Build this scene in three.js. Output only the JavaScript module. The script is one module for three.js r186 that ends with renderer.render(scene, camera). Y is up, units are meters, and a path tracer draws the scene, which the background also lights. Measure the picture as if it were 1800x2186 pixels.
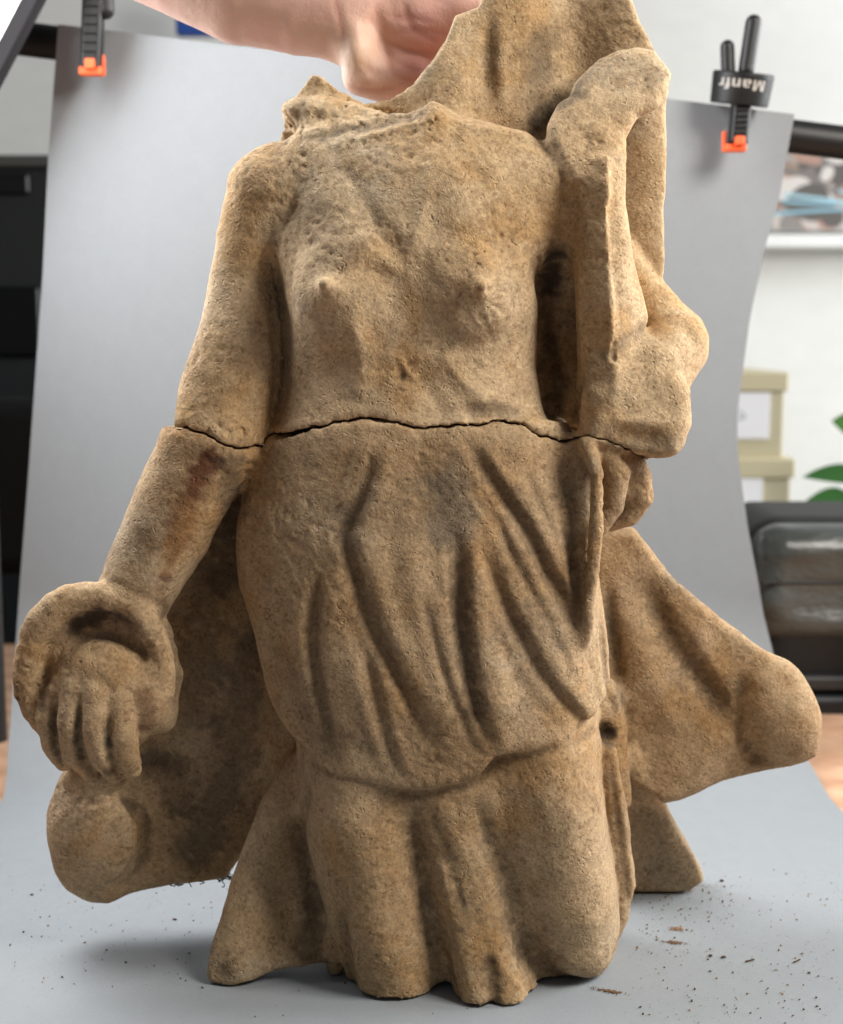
import * as THREE from 'three';
import { RoundedBoxGeometry } from 'three/addons/geometries/RoundedBoxGeometry.js';
import { mergeGeometries } from 'three/addons/utils/BufferGeometryUtils.js';
import { ImprovedNoise } from 'three/addons/math/ImprovedNoise.js';
import { RectAreaLightUniformsLib } from 'three/addons/lights/RectAreaLightUniformsLib.js';

// ---------------------------------------------------------------- camera, light, exposure
const CELL = 0.0016;
const scene = new THREE.Scene();
const CAM = new THREE.Vector3(0, 0.42, 0.95), PITCH = Math.atan(364 / 2895.8);
const camera = new THREE.PerspectiveCamera(40, 1800 / 2186, 0.05, 60);
camera.position.copy(CAM);
camera.rotation.x = -PITCH;
camera.focus = 0.87;
camera.userData.fStop = 7;
scene.add(camera);
const renderer = new THREE.WebGLRenderer({ antialias: true });
renderer.setSize(843, 1024);
renderer.toneMapping = THREE.LinearToneMapping;
renderer.toneMappingExposure = 1.33;
renderer.shadowMap.enabled = true;
RectAreaLightUniformsLib.init();
scene.background = new THREE.Color(0.085, 0.087, 0.092);      // soft light of the bright room
scene.environmentIntensity = 1;

// a studio softbox: fabric shell, rim, glowing diffuser and the light just in front of it
function softbox(name, label, pos, aim, w, h, intensity, color, glow, axes) {
  const g = new THREE.Group(); g.name = name; g.userData = { label, category: 'softbox' };
  g.position.set(...pos); if (axes) g.quaternion.setFromRotationMatrix(new THREE.Matrix4().makeBasis(...axes)); else g.lookAt(new THREE.Vector3(...aim)); scene.add(g);
  const black = new THREE.MeshStandardMaterial({ color: 0x17161c, roughness: 0.75 });
  const bars = [];
  const t = 0.0065;
  for (const s of [-1, 1]) {
    const a = new RoundedBoxGeometry(w + 2 * t, t * 1.6, 0.035, 2, 0.004); a.translate(0, s * (h / 2 + t * 0.5), 0.006); bars.push(a);
    const b = new RoundedBoxGeometry(t * 1.6, h, 0.035, 2, 0.004); b.translate(s * (w / 2 + t * 0.5), 0, 0.006); bars.push(b);
  }
  const rim = new THREE.Mesh(mergeGeometries(bars), black); rim.name = 'rim'; g.add(rim);
  const sh = new THREE.CylinderGeometry(0.06, 0.5, 0.26, 4, 1, true); sh.rotateY(Math.PI / 4); sh.scale(w * Math.SQRT2, 1, h * Math.SQRT2); sh.rotateX(-Math.PI / 2); sh.translate(0, 0, -0.14);
  const shell = new THREE.Mesh(sh, new THREE.MeshStandardMaterial({ color: 0x141418, roughness: 0.8, side: THREE.DoubleSide })); shell.name = 'shell'; g.add(shell);
  const df = new THREE.Mesh(new THREE.BoxGeometry(w - 0.004, h - 0.004, 0.006), new THREE.MeshStandardMaterial({ color: 0xf4f4f4, emissive: color, emissiveIntensity: glow, roughness: 0.9 }));
  df.name = 'diffuser_lamp'; g.add(df);
  const l = new THREE.RectAreaLight(color, intensity, w, h); l.position.set(0, 0, 0.03); l.rotation.y = Math.PI; g.add(l);
  return g;
}
{ // left one: its lower right rim crosses the top left corner of the picture
  const e = new THREE.Vector3(0.5, 0.866, 0), p = new THREE.Vector3(0.866, -0.5, 0), zz = new THREE.Vector3(0, 0, 1), f = 62 * Math.PI / 180;
  const n = zz.clone().multiplyScalar(Math.cos(f)).addScaledVector(p, Math.sin(f)), u = p.clone().multiplyScalar(Math.cos(f)).addScaledVector(zz, -Math.sin(f));
  const mid = new THREE.Vector3(-0.386, 0.698, -0.42).addScaledVector(e, 0.12), c = mid.clone().addScaledVector(u, -0.262);
  softbox('softbox', 'white glowing softbox with a black rim at the top left corner', c.toArray(), null, 0.5, 0.7, 7.5, new THREE.Color(0.98, 0.99, 1), 2.2, [u, e, n]);
}
softbox('softbox', 'white softbox with a black rim standing right of the camera', [0.92, 1.16, 0.42], [0.0, 0.5, 0.05], 0.5, 0.5, 19.5, new THREE.Color(1, 0.95, 0.87), 2.2).name = 'softbox_001';

{ // the room's window, far to the right behind the sheet
  const g = new THREE.Group(); g.name = 'window'; g.userData = { label: 'tall white framed window lighting the wall from the right', category: 'window' }; g.position.set(3.3, 1.3, -0.9); g.lookAt(0, 1.0, -1.2); scene.add(g);
  const W = 1.5, H = 1.6, fr = []; for (const q of [-1, 0, 1]) { const b = new THREE.BoxGeometry(0.07, H + 0.07, 0.06); b.translate(q * W / 2, 0, 0); fr.push(b); } for (const q of [-1, 1]) { const b = new THREE.BoxGeometry(W - 0.08, 0.07, 0.058); b.translate(0, q * H / 2, 0); fr.push(b); }
  const f = new THREE.Mesh(mergeGeometries(fr), new THREE.MeshStandardMaterial({ color: 0xf2f2f0, roughness: 0.5 })); f.name = 'frame'; g.add(f);
  const p = new THREE.Mesh(new THREE.BoxGeometry(W - 0.08, H - 0.08, 0.008), new THREE.MeshStandardMaterial({ color: 0xffffff, emissive: 0xeef4ff, emissiveIntensity: 1.5 })); p.name = 'bright_pane_light'; g.add(p);
  const l = new THREE.RectAreaLight(new THREE.Color(0.97, 0.99, 1), 15, W, H); l.position.z = 0.05; l.rotation.y = Math.PI; g.add(l);
}
// ---------------------------------------------------------------- picture units -> places in the room
const F = 1054 / Math.tan(20 * Math.PI / 180), ZS = 0.000328, sp = Math.sin(PITCH), cp = Math.cos(PITCH);
function ray(x, y) { const a = (x - 868) / F, b = (1054 - y) / F; return [a, b * cp - sp, -b * sp - cp]; }
function P(x, y, w) { return PZ(x, y, w * ZS); }
function PZ(x, y, z) { const d = ray(x, y), t = (z - CAM.z) / d[2]; return [CAM.x + d[0] * t, CAM.y + d[1] * t, z]; }
function R(r, w) { return r * (CAM.z - w * ZS) / (F * cp) * 1.0; }     // a radius at depth w
const V3 = (a) => new THREE.Vector3(...a);
const inoise = new ImprovedNoise();
const N3 = (x, y, z) => inoise.noise(x + 31.7, y + 17.3, z + 53.9);
let seed = 7; const rnd = () => { seed = (seed * 1664525 + 1013904223) >>> 0; return seed / 4294967296; };
const clamp = (x, a, b) => x < a ? a : x > b ? b : x, sstep = (a, b, x) => { const t = clamp((x - a) / (b - a), 0, 1); return t * t * (3 - 2 * t); };

// ---------------------------------------------------------------- solid shapes as distance fields
function chainF(pts) {                       // pts in picture units [x, y, w, r]
  const n = pts.length, A = pts.map((p) => [...P(p[0], p[1], p[2]), R(p[3], p[2])]);
  return (x, y, z) => {
    let best = 1e9;
    for (let i = 0; i < n - 1; i++) {
      const a = A[i], b = A[i + 1], dx = b[0] - a[0], dy = b[1] - a[1], dz = b[2] - a[2];
      const px = x - a[0], py = y - a[1], pz = z - a[2];
      const t = clamp((px * dx + py * dy + pz * dz) / (dx * dx + dy * dy + dz * dz + 1e-12), 0, 1);
      const ex = px - dx * t, ey = py - dy * t, ez = pz - dz * t;
      const d = Math.sqrt(ex * ex + ey * ey + ez * ez) - (a[3] + (b[3] - a[3]) * t);
      if (d < best) best = d;
    }
    return best;
  };
}
function ellipF(c, r, ang = 0) {
  const C = P(...c), k = R(1, c[2]), rx = r[0] * k, ry = r[1] * k, rz = r[2] * k, ca = Math.cos(-ang * Math.PI / 180), sa = Math.sin(-ang * Math.PI / 180);
  return (x, y, z) => {
    const px = x - C[0], py = y - C[1], qz = z - C[2], qx = px * ca + py * sa, qy = -px * sa + py * ca;
    const k0 = Math.sqrt((qx / rx) ** 2 + (qy / ry) ** 2 + (qz / rz) ** 2), k1 = Math.sqrt((qx / rx / rx) ** 2 + (qy / ry / ry) ** 2 + (qz / rz / rz) ** 2);
    return k1 < 1e-6 ? -Math.min(rx, ry, rz) : k0 * (k0 - 1) / k1;
  };
}
function loftF(keys, opt = {}) {              // keys [y, left, right, w, halfDepth]; opt.n exponent; opt.hem picture polyline; rounding at the ends
  const K = keys.map(([y, l, r, w, b]) => { const a = P(l, y, w), c = P(r, y, w); return [a[1], (a[0] + c[0]) / 2, (c[0] - a[0]) / 2, w * ZS, R(b, w)]; });
  const n = opt.n || 2.3, top = K[0][1 - 1], bot = opt.floor !== undefined ? opt.floor : K[K.length - 1][0];
  const hem = opt.hem && opt.hem.map(([x, y]) => P(x, y, opt.hemW));
  const rr = opt.round || 0.008;
  return (x, y, z) => {
    let i = 0; while (i < K.length - 2 && y < K[i + 1][0]) i++;
    const a = K[i], b = K[i + 1]; let t = clamp((a[0] - y) / (a[0] - b[0]), 0, 1);
    const p0 = K[Math.max(0, i - 1)], p3 = K[Math.min(K.length - 1, i + 2)];
    const cr = (j) => { const m1 = (b[j] - p0[j]) / 2, m2 = (p3[j] - a[j]) / 2, t2 = t * t, t3 = t2 * t; return (2 * t3 - 3 * t2 + 1) * a[j] + (t3 - 2 * t2 + t) * m1 + (3 * t2 - 2 * t3) * b[j] + (t3 - t2) * m2; };
    const cx = cr(1), A = cr(2), cz = cr(3), B = cr(4);
    const u = Math.abs(x - cx) / A, v = Math.abs(z - cz) / B;
    let d;
    if (u + v < 0.02) d = -Math.min(A, B); else {
      const e = Math.pow(Math.pow(u, n) + Math.pow(v, n), 1 / n);
      const gx = Math.pow(u / e, n - 1) / A, gz = Math.pow(v / e, n - 1) / B;
      d = (e - 1) / Math.sqrt(gx * gx + gz * gz);
    }
    let lo = bot;
    if (hem) { let j = 0; while (j < hem.length - 2 && x > hem[j + 1][0]) j++; const q = clamp((x - hem[j][0]) / (hem[j + 1][0] - hem[j][0]), 0, 1); lo = hem[j][1] + (hem[j + 1][1] - hem[j][1]) * q; }
    const c = Math.max(lo - y, y - top);
    const m = Math.max(d, c) , q1 = Math.max(d + rr, 0), q2 = Math.max(c + rr, 0);
    return q1 > 0 && q2 > 0 ? Math.sqrt(q1 * q1 + q2 * q2) - rr : m;
  };
}
function slabF(pts, t, r, wave) {             // pts [x, y, w]: an outline cut from a thick, tilted sheet with rounded edges
  const W = pts.map((p) => P(p[0], p[1], p[2])), n = W.length;
  let mx = 0, my = 0, mz = 0; for (const p of W) { mx += p[0] / n; my += p[1] / n; mz += p[2] / n; }
  let xx = 0, xy = 0, yy = 0, xz = 0, yz = 0;
  for (const p of W) { const a = p[0] - mx, b = p[1] - my, c = p[2] - mz; xx += a * a; xy += a * b; yy += b * b; xz += a * c; yz += b * c; }
  const det = xx * yy - xy * xy, ka = (xz * yy - yz * xy) / det, kb = (yz * xx - xz * xy) / det, cs = 1 / Math.sqrt(1 + ka * ka + kb * kb);
  const T = R(t, pts[0][2]), RR = R(r, pts[0][2]);
  return (x, y, z) => {
    let d = 1e9, s = 1;
    for (let i = 0, j = n - 1; i < n; j = i++) {
      const a = W[i], b = W[j], ex = b[0] - a[0], ey = b[1] - a[1], wx = x - a[0], wy = y - a[1];
      const h = clamp((wx * ex + wy * ey) / (ex * ex + ey * ey), 0, 1), bx = wx - ex * h, by = wy - ey * h, q = bx * bx + by * by;
      if (q < d) d = q;
      const c1 = y >= a[1], c2 = y < b[1], c3 = ex * wy > ey * wx;
      if ((c1 && c2 && c3) || (!c1 && !c2 && !c3)) s = -s;
    }
    d = Math.sqrt(d) * s;
    let zc = mz + ka * (x - mx) + kb * (y - my); if (wave) zc += wave(x, y);
    const e = Math.abs(z - zc) * cs - T, q1 = d + RR, q2 = e + RR;
    return (q1 > 0 && q2 > 0 ? Math.sqrt(q1 * q1 + q2 * q2) : Math.max(q1, q2)) - RR;
  };
}
const smin = (a, b, k) => { const h = k - Math.abs(a - b); return h > 0 ? Math.min(a, b) - h * h * 0.25 / k : Math.min(a, b); };

class Solid {
  constructor() { this.prims = []; this.strokes = []; this.noise = null; this.cut = null; this.rough = []; }
  add(part, f, k = 18, sub = false) { this.prims.push({ part, f, k: R(k, 0), sub }); return this; }
  base(x, y, z, list = this.prims) {
    let d = 1e9;
    for (const p of list) { const v = p.f(x, y, z); d = p.sub ? -smin(-d, v, p.k) : (d > 1e8 ? v : smin(d, v, p.k)); }
    return d;
  }
  hit(px, py) {                                // where the picture ray meets the solid
    const d = ray(px, py); const l = Math.hypot(...d); let t = 0.62;
    for (let i = 0; i < 160; i++) { const x = CAM.x + d[0] / l * t, y = CAM.y + d[1] / l * t, z = CAM.z + d[2] / l * t, s = this.base(x, y, z); if (s < 0.0004) return [x, y, z]; t += Math.min(s, 0.02) * 0.7; if (t > 1.5) break; }
    return null;
  }
  // a ridge (h > 0) or furrow (h < 0) along a picture polyline laid on the surface; widths left and right of its direction
  stroke(pts, wl, wr, h, o = {}) {
    const A = []; for (const p of this.dense(pts)) { const q = this.hit(p[0], p[1]); if (q) A.push([...q, p[2] === undefined ? 1 : p[2]]); }
    if (A.length < 2) return this;
    const n = A.length, L = [0]; for (let i = 1; i < n; i++) L.push(L[i - 1] + Math.hypot(A[i][0] - A[i - 1][0], A[i][1] - A[i - 1][1], A[i][2] - A[i - 1][2]));
    const tot = L[n - 1], tp = o.taper === undefined ? 0.25 : o.taper;
    for (let i = 0; i < n; i++) { const u = L[i] / tot; let f = 1; if (tp > 0) { if (!o.hardStart) f *= sstep(0, tp, u + 0.03); if (!o.hardEnd) f *= sstep(0, tp, 1.03 - u); } A[i][3] *= f; }
    let cx = 0, cy = 0, cz = 0; for (const a of A) { cx += a[0] / n; cy += a[1] / n; cz += a[2] / n; }
    const rad = Math.max(...A.map((a) => Math.hypot(a[0] - cx, a[1] - cy, a[2] - cz)));
    this.strokes.push({ A, n, wl: R(wl, 150), wr: R(wr, 150), h: R(h, 150), reach: R(Math.max(wl, wr), 150) * 2.6, c: [cx, cy, cz], rad, p: o.p || 2, dirt: o.dirt || 0 });
    return this;
  }
  dense(pts) { const out = []; for (let i = 0; i < pts.length; i++) { const p0 = pts[Math.max(0, i - 1)], a = pts[i], b = pts[Math.min(pts.length - 1, i + 1)], p3 = pts[Math.min(pts.length - 1, i + 2)]; const m = i < pts.length - 1 ? Math.max(1, Math.round(Math.hypot(b[0] - a[0], b[1] - a[1]) / 28)) : 1; for (let j = 0; j < m; j++) { const t = j / m, t2 = t * t, t3 = t2 * t, c = (k) => (2 * t3 - 3 * t2 + 1) * a[k] + (t3 - 2 * t2 + t) * (b[k] - p0[k]) / 2 + (3 * t2 - 2 * t3) * b[k] + (t3 - t2) * (p3[k] - a[k]) / 2; out.push([c(0), c(1)]); } } return out; }
  static near(s, x, y, z) {                    // [distance, side, amount]
    let best = 1e9, amt = 0, side = 0; const A = s.A;
    for (let i = 0; i < s.n - 1; i++) {
      const a = A[i], b = A[i + 1], dx = b[0] - a[0], dy = b[1] - a[1], dz = b[2] - a[2], px = x - a[0], py = y - a[1], pz = z - a[2];
      const t = clamp((px * dx + py * dy + pz * dz) / (dx * dx + dy * dy + dz * dz + 1e-12), 0, 1), ex = px - dx * t, ey = py - dy * t, ez = pz - dz * t, q = ex * ex + ey * ey + ez * ez * 0.35;
      if (q < best) { best = q; amt = a[3] + (b[3] - a[3]) * t; side = dx * py - dy * px; }
    }
    Solid.d = Math.sqrt(best); Solid.side = side; Solid.amt = amt;
  }
  field(x, y, z, list, strokes) {
    let d = this.base(x, y, z, list);
    if (Math.abs(d) < 0.03) {
      for (const s of strokes) {
        const gx = x - s.c[0], gy = y - s.c[1], gz = z - s.c[2], rr = s.rad + s.reach; if (gx * gx + gy * gy + gz * gz > rr * rr) continue;
        Solid.near(s, x, y, z); if (Solid.d > s.reach) continue;
        const u = Solid.d / (Solid.side > 0 ? s.wl : s.wr);
        d -= s.h * Solid.amt * Math.exp(-Math.pow(u, s.p));
      }
      if (this.noise) d += this.noise(x, y, z, d);
    }
    if (this.cut) d = Math.max(d, this.cut(x, y, z));
    return d;
  }
  mesh(lo, hi, cell) {
    const B = 8, nb = [0, 1, 2].map((i) => Math.ceil((hi[i] - lo[i]) / cell / B)), n = nb.map((v) => v * B);
    const F3 = new Float32Array(n[0] * n[1] * n[2]), sx = 1, sy = n[0], sz = n[0] * n[1];
    const half = cell * B / 2, rad = half * 1.75, lists = new Array(nb[0] * nb[1] * nb[2]);
    for (let bz = 0; bz < nb[2]; bz++) for (let by = 0; by < nb[1]; by++) for (let bx = 0; bx < nb[0]; bx++) {
      const ox = lo[0] + bx * B * cell, oy = lo[1] + by * B * cell, oz = lo[2] + bz * B * cell, cx = ox + half, cy = oy + half, cz = oz + half;
      const vals = this.prims.map((p) => p.f(cx, cy, cz)); let m = 1e9, d0 = this.base(cx, cy, cz);
      vals.forEach((v, i) => { if (!this.prims[i].sub) m = Math.min(m, v); });
      const base = bx * B + by * B * sy + bz * B * sz;
      let dc = d0; if (this.cut) dc = Math.max(dc, this.cut(cx, cy, cz));
      if (dc > rad * 1.5 + 0.014 || dc < -rad * 1.5 - 0.014) {
        for (let k = 0; k < B; k++) for (let j = 0; j < B; j++) F3.fill(dc, base + j * sy + k * sz, base + j * sy + k * sz + B); continue;
      }
      const list = this.prims.filter((p, i) => p.sub ? vals[i] < rad * 2.5 + p.k + 0.02 : vals[i] < m + rad * 3 + p.k + 0.004);
      const st = this.strokes.filter((s) => Math.hypot(cx - s.c[0], cy - s.c[1], cz - s.c[2]) < s.rad + s.reach + rad && (Solid.near(s, cx, cy, cz), Solid.d < s.reach + rad));
      lists[bx + nb[0] * (by + nb[1] * bz)] = list;
      for (let k = 0; k < B; k++) for (let j = 0; j < B; j++) for (let i = 0; i < B; i++) F3[base + i + j * sy + k * sz] = this.field(ox + i * cell, oy + j * cell, oz + k * cell, list, st);
    }
    // surface nets
    const idx = new Map(), pos = [], part = [], tris = [], tpart = [];
    const off = [0, sx, sy, sx + sy, sz, sx + sz, sy + sz, sx + sy + sz], E = [[0, 1], [2, 3], [4, 5], [6, 7], [0, 2], [1, 3], [4, 6], [5, 7], [0, 4], [1, 5], [2, 6], [3, 7]];
    for (let k = 0; k < n[2] - 1; k++) for (let j = 0; j < n[1] - 1; j++) for (let i = 0; i < n[0] - 1; i++) {
      const c = i + j * sy + k * sz; let mask = 0; for (let q = 0; q < 8; q++) if (F3[c + off[q]] < 0) mask |= 1 << q;
      if (mask === 0 || mask === 255) continue;
      let x = 0, y = 0, z = 0, m = 0;
      for (const [a, b] of E) { const sa = mask >> a & 1, sb = mask >> b & 1; if (sa === sb) continue; const fa = F3[c + off[a]], fb = F3[c + off[b]], t = fa / (fa - fb); x += (a & 1) + ((b & 1) - (a & 1)) * t; y += (a >> 1 & 1) + ((b >> 1 & 1) - (a >> 1 & 1)) * t; z += (a >> 2 & 1) + ((b >> 2 & 1) - (a >> 2 & 1)) * t; m++; }
      const X = lo[0] + (i + x / m) * cell, Y = lo[1] + (j + y / m) * cell, Z = lo[2] + (k + z / m) * cell;
      idx.set(c, pos.length / 3); pos.push(X, Y, Z);
      const li = lists[(i >> 3) + nb[0] * ((j >> 3) + nb[1] * (k >> 3))] || this.prims; let bp = null, bd = 1e9;
      for (const p of li) if (!p.sub) { const v = p.f(X, Y, Z); if (v < bd) { bd = v; bp = p.part; } }
      part.push(bp);
    }
    const quad = (a, b, c, d, flip) => { if (a === undefined || b === undefined || c === undefined || d === undefined) return; const g = part[a]; if (flip) tris.push(a, c, b, b, c, d); else tris.push(a, b, c, b, d, c); tpart.push(g, g); };
    for (let k = 1; k < n[2] - 1; k++) for (let j = 1; j < n[1] - 1; j++) for (let i = 1; i < n[0] - 1; i++) {
      const c = i + j * sy + k * sz, s = F3[c] < 0;
      if (s !== (F3[c + sx] < 0)) quad(idx.get(c - sy - sz), idx.get(c - sz), idx.get(c - sy), idx.get(c), !s);
      if (s !== (F3[c + sy] < 0)) quad(idx.get(c - sx - sz), idx.get(c - sz), idx.get(c - sx), idx.get(c), s);
      if (s !== (F3[c + sz] < 0)) quad(idx.get(c - sx - sy), idx.get(c - sy), idx.get(c - sx), idx.get(c), !s);
    }
    const nv = pos.length / 3, nor = new Float32Array(nv * 3);
    for (let t = 0; t < tris.length; t += 3) {
      const a = tris[t] * 3, b = tris[t + 1] * 3, c = tris[t + 2] * 3;
      const ux = pos[b] - pos[a], uy = pos[b + 1] - pos[a + 1], uz = pos[b + 2] - pos[a + 2], vx = pos[c] - pos[a], vy = pos[c + 1] - pos[a + 1], vz = pos[c + 2] - pos[a + 2];
      const nx = uy * vz - uz * vy, ny = uz * vx - ux * vz, nz = ux * vy - uy * vx;
      for (const q of [a, b, c]) { nor[q] += nx; nor[q + 1] += ny; nor[q + 2] += nz; }
    }
    for (let i = 0; i < nv; i++) { const l = Math.hypot(nor[i * 3], nor[i * 3 + 1], nor[i * 3 + 2]) || 1; nor[i * 3] /= l; nor[i * 3 + 1] /= l; nor[i * 3 + 2] /= l; }
    return { pos, nor, tris, tpart };
  }
  // geometries by part; uv in metres from the side each face looks to; colour from a function of place
  geometries(m, color, uvScale, as = {}) {
    m.tpart = m.tpart.map((g) => as[g] || g);
    const cols = color ? new Float32Array(m.pos.length) : null;
    if (color) for (let i = 0; i < m.pos.length / 3; i++) { const c = color(m.pos[i * 3], m.pos[i * 3 + 1], m.pos[i * 3 + 2], m.nor[i * 3], m.nor[i * 3 + 1], m.nor[i * 3 + 2]); cols[i * 3] = c[0]; cols[i * 3 + 1] = c[1]; cols[i * 3 + 2] = c[2]; }
    const byPart = new Map(); m.tpart.forEach((g, t) => { if (!byPart.has(g)) byPart.set(g, []); byPart.get(g).push(t); });
    const out = {};
    for (const [g, list] of byPart) {
      const map = new Map(), p = [], nn = [], c = [], uv = [], ix = [];
      for (const t of list) {
        let ax = 0, ay = 0, az = 0; for (let q = 0; q < 3; q++) { const v = m.tris[t * 3 + q] * 3; ax += m.nor[v]; ay += m.nor[v + 1]; az += m.nor[v + 2]; }
        ax = Math.abs(ax); ay = Math.abs(ay); az = Math.abs(az) * 1.15; const ax3 = az >= ax && az >= ay ? 2 : ax >= ay ? 0 : 1;
        for (let q = 0; q < 3; q++) {
          const v = m.tris[t * 3 + q], key = v * 3 + ax3; let w = map.get(key);
          if (w === undefined) { w = p.length / 3; map.set(key, w); const X = m.pos[v * 3], Y = m.pos[v * 3 + 1], Z = m.pos[v * 3 + 2]; p.push(X, Y, Z); nn.push(m.nor[v * 3], m.nor[v * 3 + 1], m.nor[v * 3 + 2]); if (cols) c.push(cols[v * 3], cols[v * 3 + 1], cols[v * 3 + 2]); if (ax3 === 2) uv.push(X * uvScale, Y * uvScale); else if (ax3 === 0) uv.push(Z * uvScale, Y * uvScale); else uv.push(X * uvScale, Z * uvScale); }
          ix.push(w);
        }
      }
      const geo = new THREE.BufferGeometry();
      geo.setAttribute('position', new THREE.Float32BufferAttribute(p, 3)); geo.setAttribute('normal', new THREE.Float32BufferAttribute(nn, 3)); geo.setAttribute('uv', new THREE.Float32BufferAttribute(uv, 2));
      if (cols) geo.setAttribute('color', new THREE.Float32BufferAttribute(c, 3));
      geo.setIndex(ix); out[g] = geo;
    }
    return out;
  }
}

// ---------------------------------------------------------------- helpers for textures and things
function canvasTex(w, h, draw, srgb = true) { const c = document.createElement('canvas'); c.width = w; c.height = h; draw(c.getContext('2d'), w, h); const t = new THREE.CanvasTexture(c); if (srgb) t.colorSpace = THREE.SRGBColorSpace; t.wrapS = t.wrapT = THREE.RepeatWrapping; return t; }
function dataTex(n, fn, srgb = false) {
  const d = new Uint8Array(n * n * 4);
  for (let j = 0; j < n; j++) for (let i = 0; i < n; i++) { const v = fn(i / n, j / n, i, j), k = (j * n + i) * 4; const a = Array.isArray(v) ? v : [v, v, v]; for (let q = 0; q < 3; q++) d[k + q] = clamp(a[q], 0, 1) * 255; d[k + 3] = 255; }
  const t = new THREE.DataTexture(d, n, n); t.wrapS = t.wrapT = THREE.RepeatWrapping; t.magFilter = THREE.LinearFilter; t.minFilter = THREE.LinearMipmapLinearFilter; t.generateMipmaps = true; if (srgb) t.colorSpace = THREE.SRGBColorSpace; t.needsUpdate = true; return t;
}
// value noise that repeats every p cells
const H2 = (i, j, s) => { let h = (Math.imul(i, 374761393) + Math.imul(j, 668265263) + Math.imul(s, 1274126177)) | 0; h = Math.imul(h ^ (h >>> 13), 1274126177); return ((h ^ (h >>> 16)) >>> 0) / 4294967296; };
function tn(u, v, p, s) { const x = u * p, y = v * p, i = Math.floor(x), j = Math.floor(y); let a = x - i, b = y - j; a = a * a * (3 - 2 * a); b = b * b * (3 - 2 * b); const m = (k) => ((k % p) + p) % p; return (H2(m(i), m(j), s) * (1 - a) + H2(m(i + 1), m(j), s) * a) * (1 - b) + (H2(m(i), m(j + 1), s) * (1 - a) + H2(m(i + 1), m(j + 1), s) * a) * b; }
const used = {};
function numbered(n) { used[n] = (used[n] || 0) + 1; return used[n] === 1 ? n : `${n}_${String(used[n] - 1).padStart(3, '0')}`; }
function thing(name, label, category, pos = [0, 0, 0], group) { const g = new THREE.Group(); g.name = numbered(name); g.position.set(...pos); g.userData = { label, category }; if (group) g.userData.group = group; scene.add(g); return g; }
function part(parent, name, geo, mat) { const m = new THREE.Mesh(geo, mat); m.name = name; parent.add(m); return m; }
function single(name, label, category, geo, mat, group) { const m = new THREE.Mesh(geo, mat); m.name = numbered(name); m.userData = { label, category }; if (group) m.userData.group = group; scene.add(m); return m; }
function struct(name, geo, mat) { const m = new THREE.Mesh(geo, mat); m.name = name; m.userData = { kind: 'structure' }; scene.add(m); return m; }
const std = (color, roughness = 0.7, o = {}) => new THREE.MeshStandardMaterial({ color, roughness, ...o });

// ---------------------------------------------------------------- background
{
  const plaster = dataTex(256, (u, v) => 0.94 + 0.04 * tn(u, v, 8, 1) + 0.02 * tn(u, v, 64, 2), true); plaster.repeat.set(3, 3);
  const wall = new THREE.BoxGeometry(8, 4.2, 0.1); wall.translate(0, 1.3, -2.25);
  struct('wall', wall, std(0xf2f2ee, 0.95, { map: plaster }));
}
{ // wooden table under the sheet
  const t = thing('table', 'pale pinkish wooden table under the grey paper sheet', 'table', [0, 0, 0]);
  const wood = dataTex(512, (u, v) => { const g = tn(u * 1, v, 6, 3) * 0.5 + tn(u, v, 3, 9) * 0.3, r = 0.5 + 0.5 * Math.sin((v * 26 + g * 6) * 6.283); const f = tn(u, v, 128, 4) * 0.06; return [0.80 - 0.08 * r + f, 0.64 - 0.09 * r + f, 0.52 - 0.09 * r + f]; }, true);
  const top = new RoundedBoxGeometry(1.9, 0.03, 1.75, 2, 0.006); top.translate(0, -0.0215, -0.1);
  part(t, 'tabletop', top, std(0xffffff, 0.55, { map: wood }));
  for (const [x, z] of [[-0.88, -0.9], [0.88, -0.9], [-0.88, 0.7], [0.88, 0.7]]) { const l = new THREE.BoxGeometry(0.06, 0.7, 0.06); l.translate(x, -0.384, z); part(t, 'leg', l, std(0xc9a07e, 0.6)); }
}
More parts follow.
